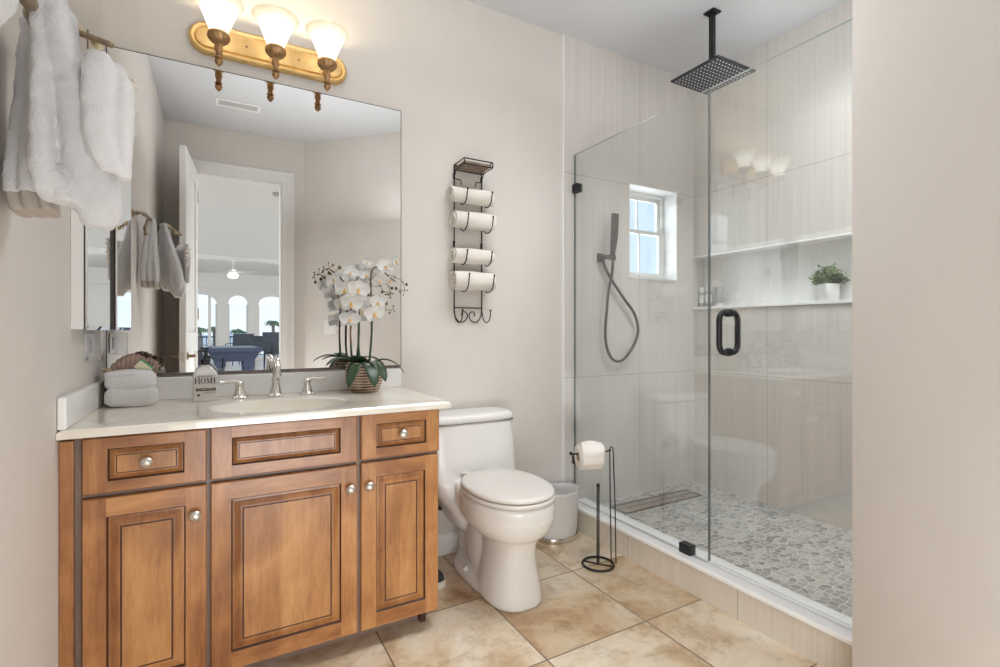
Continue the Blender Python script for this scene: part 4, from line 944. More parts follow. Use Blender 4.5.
# roll
ax = Vector((-0.135, 0.050, 0)).normalized(); sd = Vector((ax.y, -ax.x, 0)); rc_ = Vector((ux - 0.112, uy + 0.044, 0.532 - 0.014))
tp = thing('toilet_paper_roll', 'white toilet paper roll with loose flap on the black wire stand', 'toilet paper', rc_)
def aring(r, u, n=40, wob=None):
    return [rc_ + ax * u + (sd * math.cos(2 * PI * i / n) + Vector((0, 0, 1)) * math.sin(2 * PI * i / n)) * r for i in range(n)]
m = MB(); rr = 0.060; hl = 0.054
m.loft([aring(0.020, -hl), aring(rr - .003, -hl), aring(rr, -hl + .003), aring(rr, hl - .003), aring(rr - .003, hl), aring(0.020, hl), aring(0.020, -hl)], False, False)
m.build('paper', M['paper'], tp, smooth=50)
m = MB(); m.loft([aring(0.0202, -hl - .0005), aring(0.0202, hl + .0005), aring(0.0188, hl + .0005), aring(0.0188, -hl - .0005)], loop=True); m.build('core', M['card'], tp, smooth=60)
m = MB(); rows = []
for k in range(15):
    a = math.radians(-30 + 150 * k / 14)
    lift = 0.002 + (0.012 * math.sin(min(1, k / 14) * PI) if k > 4 else 0.001)
    rows.append([rc_ + ax * (u * hl * 0.98) + (sd * -math.cos(a) + Vector((0, 0, 1)) * math.sin(a)) * (rr + lift + 0.005 * math.sin(u * 3 + k * .7) * (1 if k > 5 else .1)) for u in [-1 + 2 * j / 10 for j in range(11)]])
m.loft(rows, False, False, closed=False); m.build('loose_flap', M['paper'], tp, smooth=True, solid=0.0015)

# ================================================================ NICHE ITEMS
nzb = NZ0
pl = thing('potted_herb', 'small bushy green plant in a white ceramic pot on the niche ledge', 'potted plant', (2.855, -0.835, nzb))
m = MB(); pr = [(0.0, 0.0), (0.040, 0.0), (0.045, 0.006), (0.050, 0.04), (0.052, 0.088), (0.050, 0.090), (0.047, 0.086), (0.046, 0.07), (0.0, 0.07)]
m.lathe(pr, 2.855, -0.835, nzb, 32); m.build('pot', M['pot_white'], pl, smooth=50)
m = MB(); m.lathe([(0.0, 0.078), (0.044, 0.078), (0.040, 0.082), (0.0, 0.084)], 2.855, -0.835, nzb, 20); m.build('soil', M['trunk'], pl)
rnd = random.Random(5); ms = MB(); ml = [MB(), MB()]
for i in range(60):
    a = rnd.uniform(0, 2 * PI); el = rnd.uniform(0.05, 1.45); R_ = rnd.uniform(0.050, 0.090)
    tip = Vector((math.cos(a) * math.cos(el) * R_, math.sin(a) * math.cos(el) * R_ * 1.05, 0.10 + math.sin(el) * R_ * 1.0))
    b0_ = Vector((2.855 + math.cos(a) * 0.012, -0.835 + math.sin(a) * 0.012, nzb + 0.08)); t0 = Vector((2.855, -0.835, nzb)) + tip
    ms.tube([b0_, (b0_ + t0) / 2 + Vector((0, 0, 0.008)), t0], 0.0012, 5)
    for k in range(11):
        c = b0_.lerp(t0, rnd.uniform(0.45, 1.05)) + Vector([rnd.uniform(-.013, .013) for _ in range(3)])
        d1 = Vector([rnd.uniform(-1, 1) for _ in range(3)]).normalized(); d2 = d1.orthogonal().normalized(); L = rnd.uniform(0.015, 0.024)
        nn = d1.cross(d2) * 0.003
        ml[0 if rnd.random() < .72 else 1].add([c - d1 * L * .5, c + d2 * L * .32 - d1 * L * .1, c + d1 * L * .35 + d2 * L * .22, c + d1 * L * .55, c + d1 * L * .35 - d2 * L * .22, c - d2 * L * .32 - d1 * L * .1, c + nn], [(0, 1, 6), (1, 2, 6), (2, 3, 6), (3, 4, 6), (4, 5, 6), (5, 0, 6)])
ms.build('stems', M['herb'], pl); 
o = ml[0].build('foliage', M['herb'], pl, fix=False); o['kind'] = 'stuff'
o = ml[1].build('pale_foliage', M['herb_light'], pl, fix=False); o['kind'] = 'stuff'
def nbottle(y, r, h, lab, tube=False):
    x = 2.852
    t = thing('toiletry_tube' if tube else 'toiletry_bottle', lab, 'tube' if tube else 'bottle', (x, y, nzb))
    if tube:
        mm = MB(); mm.lathe([(0.0, 0), (r * .8, 0), (r * .82, 0.02), (0, 0.02)], x, y, nzb, 20); mm.build('cap', M['pot_white'], t, smooth=40)
        mm = MB(); mm.loft([sell(x, y, nzb + z, rx, ry, 2.2, 24) for z, rx, ry in ((0.02, r * .9, r * .9), (0.05, r * .75, r), (0.09, r * .35, r * 1.15), (h, 0.002, r * 1.25))]); mm.build('body', M['bottle_grey'], t, smooth=50)
    else:
        mm = MB(); mm.lathe([(0.0, 0), (r, 0), (r * 1.02, 0.003), (r * 1.02, h * .72), (r * .96, h * .74), (0, h * .74)], x, y, nzb, 24); mm.build('body', M['bottle_grey'], t, smooth=40)
        mm = MB(); mm.lathe([(0.0, h * .74), (r * .98, h * .74), (r, h * .76), (r, h * .985), (r * .9, h), (0, h)], x, y, nzb, 24); mm.build('cap', M['pot_white'], t, smooth=40)
        mm = MB(); mm.lathe([(r * 1.025, h * .2), (r * 1.03, h * .2), (r * 1.03, h * .6), (r * 1.025, h * .6)], x, y, nzb, 24, c0=False, c1=False); mm.build('label_band', M['pot_white'], t, smooth=40)
nbottle(-0.030, 0.0185, 0.132, 'silver-grey toiletry bottle at the corner end of the niche ledge')
nbottle(-0.085, 0.0205, 0.140, 'taller pale toiletry bottle beside the corner bottle, just left of the glass edge')
nbottle(-0.168, 0.025, 0.130, 'grey squeeze tube standing on its cap in the niche, just right of the glass edge', True)

# ================================================================ helper: a point seen at (px, py) at wall distance Y
SN, CS = math.sin(YAW), math.cos(YAW)
def at(px, py, Y):
    u = (px - 500) / 500.0; v = (331 - py) / 500.0
    t = (Y - CAM.y) / (CS - u * SN)
    return Vector(((SN + u * CS) * t, Y, CAM.z + v * t))

# ================================================================ SOAP BOTTLE
sx_, sy_ = -0.038, -0.128
so = thing('soap_dispenser', 'square clear soap bottle with black pump and printed HOME label', 'soap bottle', (sx_, sy_, CZT))
m = MB(); hw, hd = 0.040, 0.021
m.loft([sell(sx_, sy_, CZT + z, a, b, 7, 40) for z, a, b in ((0.0, hw - .003, hd - .003), (0.003, hw, hd), (0.102, hw, hd), (0.110, hw - .004, hd - .002), (0.126, 0.022, 0.016), (0.132, 0.012, 0.012), (0.138, 0.012, 0.012))])
m.build('bottle', plain('cloudy_clear_bottle', (0.66, 0.64, 0.61), 0.08, var=0.02, coat=0.8), so, smooth=50)
m = MB(); m.box(sx_ - 0.037, sx_ + 0.037, sy_ - hd - 0.0012, sy_ - hd - 0.0002, CZT + 0.006, CZT + 0.100); lb = m.build('label', M['label'], so)
yl = sy_ - hd - 0.0018
def serif(ch, x, z, h, wd):
    mm = MB(); t, th = 0.0036, 0.0011; y0, y1 = yl - 0.0002, yl + 0.0006
    def bx(a, b, c, d): mm.box(x + a, x + b, y0, y1, z + c, z + d)
    def srf(cx_, zz): bx(cx_ - .0036, cx_ + .0036, zz, zz + th)
    if ch == 'H':
        for cx_ in (.0036, wd - .0036): bx(cx_ - t / 2, cx_ + t / 2, th, h - th); srf(cx_, 0); srf(cx_, h - th)
        bx(.0036 + t / 2, wd - .0036 - t / 2, h * .5 - th / 2, h * .5 + th / 2)
    elif ch == 'O':
        o_, i_ = [], []
        for k in range(28):
            a = 2 * PI * k / 28; o_.append((x + wd / 2 + wd / 2 * math.cos(a), z + h / 2 + h / 2 * math.sin(a))); i_.append((x + wd / 2 + (wd / 2 - t) * math.cos(a), z + h / 2 + (h / 2 - th) * math.sin(a)))
        mm.loft([[(p[0], y1, p[1]) for p in o_], [(p[0], y0, p[1]) for p in o_], [(p[0], y0, p[1]) for p in i_], [(p[0], y1, p[1]) for p in i_]], loop=True)
    elif ch == 'M':
        bx(.0036 - th / 2, .0036 + th / 2, th, h - th); bx(wd - .0036 - t / 2, wd - .0036 + t / 2, th, h - th)
        for cx_ in (.0036, wd - .0036): srf(cx_, 0); srf(cx_, h - th)
        def diag(x0, z0, x1, z1, w_): mm.loft([[(x + x0 - w_, y, z + z0), (x + x0 + w_, y, z + z0), (x + x1 + w_, y, z + z1), (x + x1 - w_, y, z + z1)] for y in (y0, y1)])
        diag(.0044, h, wd / 2, .001, t / 2.2); diag(wd - .0048, h, wd / 2, .001, th / 2)
    elif ch == 'E':
        bx(.0026, .0026 + t, th, h - th); bx(.0008, wd, 0, th); bx(.0008, wd, h - th, h); bx(.0026 + t, wd - .004, h * .5 - th / 2, h * .5 + th / 2)
        bx(wd - th, wd, th, .0050); bx(wd - th, wd, h - .0050, h - th); bx(wd - .005, wd - .004, h * .5 - .003, h * .5 + .003)
    mm.build('letter', M['black_paint'], lb)
_x = sx_ - 0.0345
for ch, wd in (('H', .0185), ('O', .0165), ('M', .0205), ('E', .0125)): serif(ch, _x, CZT + 0.067, 0.0215, wd); _x += wd + 0.0012
m = MB()
for i in range(9): m.box(sx_ - 0.024 + i * 0.0055, sx_ - 0.0212 + i * 0.0055, yl - 0.0002, yl + 0.0006, CZT + 0.0915, CZT + 0.0965)
m.build('small_print', M['grey_print_and_shade'], lb)['kind'] = 'stuff'
m = MB(); m.box(sx_ - 0.030, sx_ + 0.034, yl, yl + 0.0006, CZT + 0.040, CZT + 0.050); m.build('black_bar', M['black_paint'], lb)
text_mesh('ANTIBACTERIAL', 0.0078, M['label'], 'lettering', lb, (sx_ + 0.002, yl - 0.0006, CZT + 0.045))
text_mesh('HANDS', 0.0085, M['grey_print_and_shade'], 'lettering', lb, (sx_ + 0.012, yl, CZT + 0.033), sxx=1.2)
m = MB(); m.lathe([(0.0, 0), (0.0045, 0), (0.0045, -0.0008), (0, -0.0008)], sx_ - 0.021, yl, CZT + 0.025, 18, axis='Y'); m.build('dot', M['black_paint'], lb)
m = MB(); m.lathe([(0.0, 0.136), (0.0155, 0.136), (0.0155, 0.156), (0.010, 0.160), (0.0045, 0.162), (0.0045, 0.182), (0.0085, 0.183), (0.0085, 0.192), (0, 0.193)], sx_, sy_, CZT, 20)
m.tube([(sx_, sy_, CZT + 0.188), (sx_ - 0.018, sy_ - 0.022, CZT + 0.190), (sx_ - 0.022, sy_ - 0.026, CZT + 0.182)], 0.0045, 8); m.build('pump', M['black'], so, smooth=40)

# ================================================================ BASKET WITH TOWEL, WASHCLOTH AND PACKET
kx, ky = -0.272, -0.086
bk = thing('wicker_basket', 'small round tan basket in the corner behind the folded white towel', 'basket', (kx, ky, CZT))
m = MB(); m.lathe([(0.0, 0.0), (0.052, 0.0), (0.058, 0.03), (0.066, 0.108), (0.070, 0.118), (0.072, 0.124), (0.066, 0.126), (0.061, 0.118), (0.052, 0.012), (0, 0.012)], kx, ky, CZT, 48, wob=lambda a, z: 1 + 0.012 * math.sin(24 * a), sx=1.05, sy=0.86)
m.build('woven_body', M['wicker'], bk, smooth=60)
m = MB(); pts = [(kx + 0.071 * 1.05 * math.cos(2 * PI * i / 40), ky + 0.070 * .86 * math.sin(2 * PI * i / 40), CZT + 0.124) for i in range(40)]
m.tube(pts, 0.0055, 8, loop=True); m.build('rim', M['wicker'], bk, smooth=True)
# folded hand towel draped over basket front: a thick S-fold slab
def slab(path, width_dir, w, th, taper=None, seed=0, k=6, bulge=0.3):
    """thick cloth folded along path (list of world points), extruded along width_dir"""
    pts = smoothpts(path, k); wd = Vector(width_dir).normalized(); n = len(pts); mm = MB(); K = 11; rings = []
    nrm = []
    for i, p in enumerate(pts):
        t = (pts[min(i + 1, n - 1)] - pts[max(i - 1, 0)]).normalized(); nrm.append(t.cross(wd).normalized())
    for j in range(K):
        u = -1 + 2 * j / (K - 1); e_ = 1 - 0.25 * abs(u) ** 6
        A, Bs = [], []
        for i, p in enumerate(pts):
            f = i / (n - 1); ww = w * (taper(f) if taper else 1) / 2
            ns = noise.noise(Vector((u * 2 + seed, f * 4, seed))) * th * bulge
            q = p + wd * (ww * u)
            A.append(q + nrm[i] * (th / 2 * e_ + ns)); Bs.append(q - nrm[i] * (th / 2 * e_ - ns))
        rings.append(A + Bs[::-1])
    mm.loft(rings); return mm
ft = None
mm = MB(); fx = -0.262
def xroll(mm, x0, x1, yc, zc, ry, rz_, amp=0.003, ph=0.0, K=14):
    rings = []
    for i in range(K + 1):
        f = i / K; e_ = min(1, 0.55 + 0.45 * math.sin(PI * min(1, f * 7) / 2)) * min(1, 0.55 + 0.45 * math.sin(PI * min(1, (1 - f) * 7) / 2))
        w1 = amp * math.sin(f * 5 + ph); w2 = amp * math.sin(f * 7 + ph * 2)
        rings.append([(x0 + (x1 - x0) * f, yc + w1 + ry * e_ * math.copysign(abs(math.cos(a)) ** .8, math.cos(a)), zc + w2 + rz_ * e_ * math.copysign(abs(math.sin(a)) ** .8, math.sin(a))) for a in [2 * PI * q / 24 for q in range(24)]])
    mm.loft(rings)
xroll(mm, -0.331, -0.180, -0.172, CZT + 0.034, 0.017, 0.0325, .002, 0.3)
xroll(mm, -0.331, -0.186, -0.170, CZT + 0.090, 0.015, 0.0335, .003, 1.0)
xroll(mm, -0.333, -0.195, -0.163, CZT + 0.116, 0.022, 0.0120, .003, 2.0)
ft = mm.build('folded_hand_towel', M['towel'], None, loc=(fx, -0.17, CZT)); finish_towel_later = ft
remesh(ft, 0.0026, 4, 0.5); displace(ft, 0.0022, 0.006)
setp(ft, 'folded white hand towel draped over the front of the basket by the soap bottle', 'towel')
# brown gathered washcloth: fan of plump folds
bc = MB()
for i in range(8):
    f = i / 7; cxx = -0.308 + 0.082 * f; h = 0.140 + 0.044 * math.sin(f * PI * .75 + .25)
    bc.loft([[Vector((cxx, -0.122, CZT)) + Vector((rx * math.cos(a) + lean, ry * math.sin(a), z)) for a in [2 * PI * q / 14 for q in range(14)]]
             for z, rx, ry, lean in ((0.105, .005, .014, 0), (0.118, .008, .022, 0), (h - .018, .0095, .026, 0.006 * (f - .3)), (h - .006, .0085, .020, 0.012 * (f - .3)), (h, .003, .008, 0.014 * (f - .3)))])
wcl = bc.build('brown_washcloth', M['brown_cloth'], None, loc=(-0.27, -0.122, CZT + 0.105)); remesh(wcl, 0.0028, 3, 0.5)
setp(wcl, 'brown washcloth gathered into plump pleats on top of the basket', 'washcloth')
# dried brown and white curled trimmings at the right of the basket
rnd = random.Random(9); mm = MB()
for i in range(16):
    c = Vector((-0.205 + rnd.uniform(-.016, .020), -0.118 + rnd.uniform(-.02, .02), CZT + 0.128 + rnd.uniform(-.014, .032))); r = rnd.uniform(.006, .011)
    a0_ = rnd.uniform(0, 6); d1 = Vector([rnd.uniform(-1, 1) for _ in range(3)]).normalized(); d2 = d1.orthogonal().normalized()
    mm.tube([c + (d1 * math.cos(a0_ + t * .7) + d2 * math.sin(a0_ + t * .7)) * r * (1 - t * .06) for t in range(9)], [0.0035, .004, .0045, .0045, .0045, .004, .004, .0035, .002], 6)
sc_o = mm.build('curled_mesh_sponge', plain('brown_pink_mesh', (0.36, 0.25, 0.21), 0.9, var=0.35, nscale=90), None, loc=(-0.205, -0.118, CZT + 0.11), smooth=True); sc_o['kind'] = 'stuff'
setp(sc_o, 'brown curled mesh sponge sticking out at the right of the basket', 'sponge')
pk = thing('soap_packet', 'small cream packet with a green end leaning in the basket', 'packet', (-0.222, -0.150, CZT + 0.125))
def quadbox(mm, c, u, v, hu, hv, th, mi=0):
    n = u.cross(v).normalized() * th / 2
    vs = [c + u * a * hu + v * b * hv + n * s_ for s_ in (-1, 1) for a, b in ((-1, -1), (1, -1), (1, 1), (-1, 1))]
    mm.add(vs, [(0, 3, 2, 1), (4, 5, 6, 7), (0, 1, 5, 4), (1, 2, 6, 5), (2, 3, 7, 6), (3, 0, 4, 7)], mi)
u_ = Vector((math.cos(math.radians(-42)), 0, math.sin(math.radians(-42)))); v_ = Vector((math.sin(math.radians(42)), -0.15, math.cos(math.radians(42)))).normalized()
m = MB(); quadbox(m, Vector((-0.226, -0.150, CZT + 0.132)), u_, v_, 0.024, 0.016, 0.006); m.build('packet_body', M['packet'], pk, bevel=0.001)
m = MB(); quadbox(m, Vector((-0.218, -0.1502, CZT + 0.141)), u_, v_, 0.025, 0.0075, 0.0072); m.build('green_end', M['green'], pk, bevel=0.001)

# ================================================================ ORCHID
ox, oy = 0.560, -0.118
orc = thing('potted_orchid', 'white orchid with three stems in a round woven planter on the countertop', 'orchid', (ox, oy, CZT))
m = MB(); pr = [(0.0, 0.0), (0.052, 0.0), (0.060, 0.008), (0.076, 0.045), (0.083, 0.085), (0.081, 0.118), (0.077, 0.126), (0.073, 0.122), (0.075, 0.085), (0.0, 0.085)]
m.lathe(pr, ox, oy, CZT, 48, wob=lambda a, z: 1 + 0.012 * math.sin(z * 420 + 2 * math.sin(3 * a))); m.build('planter', M['woven'], orc, smooth=60)
m = MB(); m.lathe([(0, 0.095), (0.074, 0.095), (0.06, 0.105), (0, 0.110)], ox, oy, CZT, 24, wob=lambda a, z: 1 + .03 * math.sin(7 * a)); m.build('moss', M['stem_brown'], orc, smooth=True)
zt = CZT + 0.11
def leafmb(base, direction, length, width, droop, up=0.35, cup=0.15):
    d = Vector(direction).normalized(); sdv = Vector((-d.y, d.x, 0)).normalized(); mm = MB(); n = 12; L_, Cc, R_ = [], [], []
    rows = []
    for i in range(n + 1):
        f = i / n; p = Vector(base) + d * length * f * (1 - 0.15 * f) + Vector((0, 0, 1)) * length * (up * f - droop * f * f)
        wv = width * (math.sin(PI * min(0.985, f * .93 + .055)) ** 0.55) * (0.45 + 0.55 * min(1, f * 3))
        if i == n: wv = 0.0008
        lift = Vector((0, 0, 1)) * wv * cup
        rows.append([p - sdv * wv + lift, p - sdv * wv * .5 + lift * .25, p - Vector((0, 0, 0.001)), p + sdv * wv * .5 + lift * .25, p + sdv * wv + lift])
    mm.loft(rows, False, False, closed=False); return mm
for (dx, dy, L, W, dr, up) in ((-1, -0.28, 0.185, 0.024, 0.62, 0.62), (-0.72, -0.85, 0.150, 0.027, 1.10, 0.50), (0.02, -1, 0.150, 0.033, 1.10, 0.52), (0.42, -1.0, 0.140, 0.030, 0.98, 0.48), (1, -0.25, 0.175, 0.025, 0.80, 0.55), (-0.75, 0.15, 0.085, 0.028, 0.15, 0.62), (0.25, -0.8, 0.080, 0.026, 0.55, 0.55), (-0.95, 0.05, 0.14, 0.019, 0.55, 0.62), (-0.35, -0.4, 0.070, 0.030, 0.2, 0.75)):
    dd = Vector((dx, dy, 0)).normalized(); l = leafmb(Vector((ox, oy, zt + 0.010)) + dd * 0.020, dd, L, W, dr, up)
    l.build('leaf', M['leaf'], orc, smooth=True, solid=0.0022)
def stem(path, name='stem', split=0.3, r=0.0042):
    pts = smoothpts(path, 6); n = len(pts); k = max(2, int(n * split))
    mm = MB(); mm.tube(pts[:k + 1], r * 1.15, 8, mi=0); mm.tube(pts[k:], [r * (1.0 - 0.5 * i / (n - k)) for i in range(n - k)], 8, mi=1)
    return mm.build(name, [M['stem_green'], M['stem_brown']], orc, smooth=True)
q = lambda px, py, Y=-0.118: at(px, py, Y)
stem([(ox - 0.055, oy, zt), q(350.5, 335), q(351, 322), q(351, 300), q(346, 285), q(337, 275), q(330, 270)], split=.12)
stem([(ox - 0.022, oy - .01, zt), q(358.5, 345, -.128), q(359, 318, -.128), q(360, 300, -.128), q(358, 288, -.13), q(350, 276, -.13)], split=.42)
stem([(ox + 0.018, oy, zt), q(371.5, 335), q(371.5, 312), q(371, 290), q(371, 275), q(374, 268), q(380, 268), q(388, 276), q(396, 282)], split=.28)
def petal(mm, c, n_, d, L, W, cup=0.25, mi=0):
    d = d.normalized(); n_ = n_.normalized(); sdv = n_.cross(d).normalized(); rows = []; K = 7
    for i in range(K + 1):
        f = i / K; wv = W * max(0.04, math.sin(PI * (0.08 + 0.90 * f)) ** 0.62); p = c + d * L * f + n_ * (L * cup * f * f)
        rows.append([p - sdv * wv + n_ * wv * .22, p - sdv * wv * .5 + n_ * wv * .04, p, p + sdv * wv * .5 + n_ * wv * .04, p + sdv * wv + n_ * wv * .22])
    mm.loft(rows, False, False, closed=False, mi=mi)
def blossom(c, nrm, s=1.0, rot=0.0, seed=0):
    c = Vector(c); n_ = Vector(nrm).normalized(); e1 = n_.cross(Vector((0, 0, 1))).normalized(); e2 = e1.cross(n_).normalized()
    if e2.z < 0: e2 = -e2
    rnd = random.Random(seed)
    def dr(a): a = math.radians(a) + rot; return e1 * math.cos(a) + e2 * math.sin(a)
    mm = MB()
    for a in (90, 215, 325): petal(mm, c - n_ * .002, n_, dr(a + rnd.uniform(-6, 6)), 0.034 * s, 0.0125 * s, rnd.uniform(.0, .2))
    for a in (20, 160): petal(mm, c + n_ * .001, n_, dr(a + rnd.uniform(-5, 5)), 0.038 * s, 0.0205 * s, rnd.uniform(.05, .3))
    o = mm.build('blossom', M['petal'], orc, smooth=True)
    mm = MB(); petal(mm, c + n_ * .003, n_, dr(270), 0.013 * s, 0.005 * s, 1.2); petal(mm, c + n_ * .003, (n_ + dr(0)).normalized(), dr(235), 0.010 * s, 0.004 * s, .8); petal(mm, c + n_ * .003, (n_ - dr(0)).normalized(), dr(305), 0.010 * s, 0.004 * s, .8); mm.sphere(c + n_ * .006, 0.0035 * s, 8, 6)
    mm.build('lip', M['petal_lip'], o, smooth=True, solid=0.0007)
F_ = Vector((-0.10, -1, 0.05))
for i, (px, py, Y, nx, nz_, s) in enumerate([(334, 280, -.13, -.8, .1, .75), (350, 273, -.14, .2, .3, .85), (345, 290, -.15, -.5, .0, 1.0), (358, 290, -.16, .1, .0, 1.12), (351, 303, -.15, .0, -.2, 1.1), (350, 320, -.14, -.3, .3, 1.0), (362, 311, -.125, .2, -.2, .8), (366, 276, -.10, .1, .2, .9), (341, 304, -.09, -.9, .2, .75), (377, 303, -.14, .4, .1, .95), (374, 314, -.15, .2, -.1, 1.1), (385, 267, -.13, .1, .3, .95), (379, 281, -.12, -.1, -.4, .75), (395, 262, -.11, 1.2, .4, .9), (367, 264, -.10, -.1, .9, .6), (390, 280, -.11, .6, -.5, .6)]):
    blossom(at(px, py, Y), Vector((nx, -1, nz_)), s * 1.22, rot=(i * 37 % 40 - 20) * PI / 180, seed=i)
def budtwig(path, buds):
    mm = MB(); mm.tube(smoothpts([at(*p) for p in path], 4), 0.0014, 6); tw = mm.build('twig', M['stem_brown'], orc, smooth=True)
    for (px, py, Y, r) in buds:
        b = at(px, py, Y); near = min([at(*p) for p in path], key=lambda z: (z - b).length)
        mm = MB(); mm.sphere(b, r, 12, 8, (1, 1, 1.15)); mm.tube([near, (near + b) / 2 + Vector((0, 0, -.002)), b], 0.0011, 5)
        mm.build('bud', M['bud'], tw, smooth=True)
budtwig([(337, 278, -.12), (334, 272, -.12), (329, 269, -.12), (324, 269, -.12)], [(339.5, 267.5, -.12, .0072), (330.5, 274, -.12, .0068), (324.5, 277.5, -.12, .0066), (333, 265, -.12, .0046), (328.5, 263, -.12, .0032), (323.5, 267, -.12, .0038), (322, 272.5, -.12, .0034), (327, 269.5, -.115, .0042)])
budtwig([(388, 275, -.115), (396, 278, -.115), (402, 281, -.115), (405, 290, -.115)], [(396, 288.5, -.115, .0068), (406.5, 284.5, -.115, .0066), (400, 291.5, -.115, .0046), (407.5, 290.5, -.115, .0034), (403.5, 295, -.115, .0028), (395, 276, -.11, .003)])
budtwig([(380, 285, -.125), (384, 291, -.125), (391, 292, -.125)], [(382.5, 292, -.125, .0058), (388.5, 294.5, -.125, .0046), (393, 294, -.125, .0034), (390.5, 298, -.125, .0028)])
budtwig([(381, 313, -.13), (385, 310, -.13), (391, 310, -.13), (393, 309, -.13)], [(386.5, 303.5, -.13, .0068), (382.5, 312.5, -.13, .0074), (389.5, 313, -.13, .0046), (393.5, 306, -.13, .0038), (394.5, 311.5, -.13, .003)])

# ================================================================ BRANCH TOWEL RAIL AND HANGING TOWELS
br_ = thing('branch_towel_rail', 'bronze branch-shaped towel rail with gold leaves on the left wall', 'towel rail', (XL, -1.1, 1.60))
path = smoothpts([(-0.352, -0.760, 1.692), (-0.330, -0.80, 1.702), (-0.315, -0.92, 1.708), (-0.308, -1.02, 1.698), (-0.292, -1.10, 1.682), (-0.272, -1.20, 1.655), (-0.268, -1.33, 1.645), (-0.295, -1.42, 1.640), (-0.345, -1.455, 1.640)], 5)
m = MB(); n = len(path); m.tube(path, [0.0085 + 0.0022 * math.sin(i * 1.1) + 0.003 * (i / n) for i in range(n)], 10); m.build('branch', M['branch'], br_, smooth=True)
for (y, z) in ((-0.762, 1.692), (-1.458, 1.640)):
    m = MB(); m.lathe([(0, 0.0005), (0.020, 0.0005), (0.018, 0.006), (0.010, 0.010), (0.009, 0.022), (0, 0.022)], XL, y, z, 16, axis='X', wob=lambda a, z: 1 + .08 * math.sin(3 * a)); m.build('wall_mount', M['branch'], br_, smooth=40)
m = MB(); m.tube(smoothpts([(-0.292, -1.09, 1.682), (-0.262, -1.07, 1.690), (-0.228, -1.06, 1.682), (-0.176, -1.10, 1.655)], 5), 0.006, 8); tw = m.build('twig', M['branch'], br_, smooth=True)
m = MB(); m.tube([(-0.318, -0.94, 1.70), (-0.335, -0.945, 1.655), (-0.330, -0.94, 1.625)], 0.006, 8); m.sphere((-0.329, -0.94, 1.622), 0.009, 10, 8); m.build('knob_twig', M['branch'], br_, smooth=True)
def leafdisc(c, nrm, up, r):
    c = Vector(c); n_ = Vector(nrm).normalized(); upv = Vector(up).normalized(); sdv = n_.cross(upv).normalized(); mm = MB()
    pts = []
    for i in range(24):
        a = 2 * PI * i / 24; rr = r * (1 + .10 * math.cos(5 * a)); pts.append(c + sdv * math.cos(a) * rr * .8 + upv * math.sin(a) * rr * 1.15)
    mm.loft([[p - n_ * .0008 for p in pts], [p + n_ * .0008 for p in pts]]); return mm.build('leaf', M['gold_pale'], br_)
leafdisc((-0.233, -1.055, 1.690), (0.2, -1, 0.1), (-.5, 0, 1), 0.0115)
leafdisc((-0.203, -1.07, 1.664), (0.5, -1, 0.1), (-.3, 0, 1), 0.0115)
m = MB(); m.tube([(-0.2185, -1.06, 1.655), (-0.2185, -1.06, 1.692)], 0.0016, 6); m.build('leaf_stalk', M['branch'], br_)
def lobe(mm, secs, seg=26):
    """secs: (x, y, z, rx, ry, rot)"""
    rings = []
    for (x, y, z, rx, ry, rot) in secs:
        rings.append(sell(x, y, z, rx, ry, 2.6, seg, rot=rot))
    # interpolate along z
    out_ = []; k = 5
    for a, b in zip(rings, rings[1:]):
        for j in range(k):
            t = j / k; out_.append([Vector(p) * (1 - t) + Vector(q_) * t for p, q_ in zip(a, b)])
    out_.append([Vector(p) for p in rings[-1]]); mm.loft(out_)
def finish_towel(o, vox=0.0034, disp=0.006):
    remesh(o, vox, 5, 0.6)
    displace(o, disp * 1.6, 0.035)
    displace(o, disp * .55, 0.006)
    return o
# big bath towel
m = MB()
lobe(m, [(-0.262, -1.13, 1.715, .020, .030, 0), (-0.270, -1.135, 1.690, .016, .034, 0), (-0.268, -1.13, 1.60, .015, .040, .1), (-0.266, -1.13, 1.50, .017, .044, 0), (-0.266, -1.13, 1.40, .018, .046, 0), (-0.261, -1.13, 1.355, .016, .040, 0), (-0.256, -1.13, 1.338, .009, .025, 0)])
lobe(m, [(-0.256, -1.125, 1.712, .018, .040, 0), (-0.250, -1.125, 1.66, .019, .045, 0), (-0.238, -1.12, 1.59, .024, .050, 0), (-0.212, -1.115, 1.48, .036, .052, 0), (-0.204, -1.11, 1.39, .042, .050, 0), (-0.196, -1.11, 1.335, .038, .046, 0), (-0.192, -1.11, 1.300, .018, .030, 0)])
lobe(m, [(-0.256, -1.06, 1.705, .012, .030, 0), (-0.238, -1.055, 1.60, .018, .035, 0), (-0.206, -1.05, 1.48, .028, .035, 0), (-0.196, -1.05, 1.38, .028, .035, 0), (-0.192, -1.055, 1.325, .014, .02, 0)])
lobe(m, [(-0.262, -1.13, 1.40, .018, .038, 0), (-0.245, -1.13, 1.362, .030, .036, 0), (-0.228, -1.13, 1.335, .026, .03, 0)])
lobe(m, [(-0.255, -1.085, 1.70, .024, .024, 0), (-0.250, -1.085, 1.55, .030, .026, 0), (-0.243, -1.085, 1.42, .034, .026, 0), (-0.238, -1.085, 1.365, .022, .02, 0)])
bt = m.build('bath_towel', M['towel'], None, loc=(-0.24, -1.12, 1.68)); finish_towel(bt)
setp(bt, 'largest white bath towel hanging from the branch rail, lowest rounded hem', 'towel', 'towels on the branch rail')
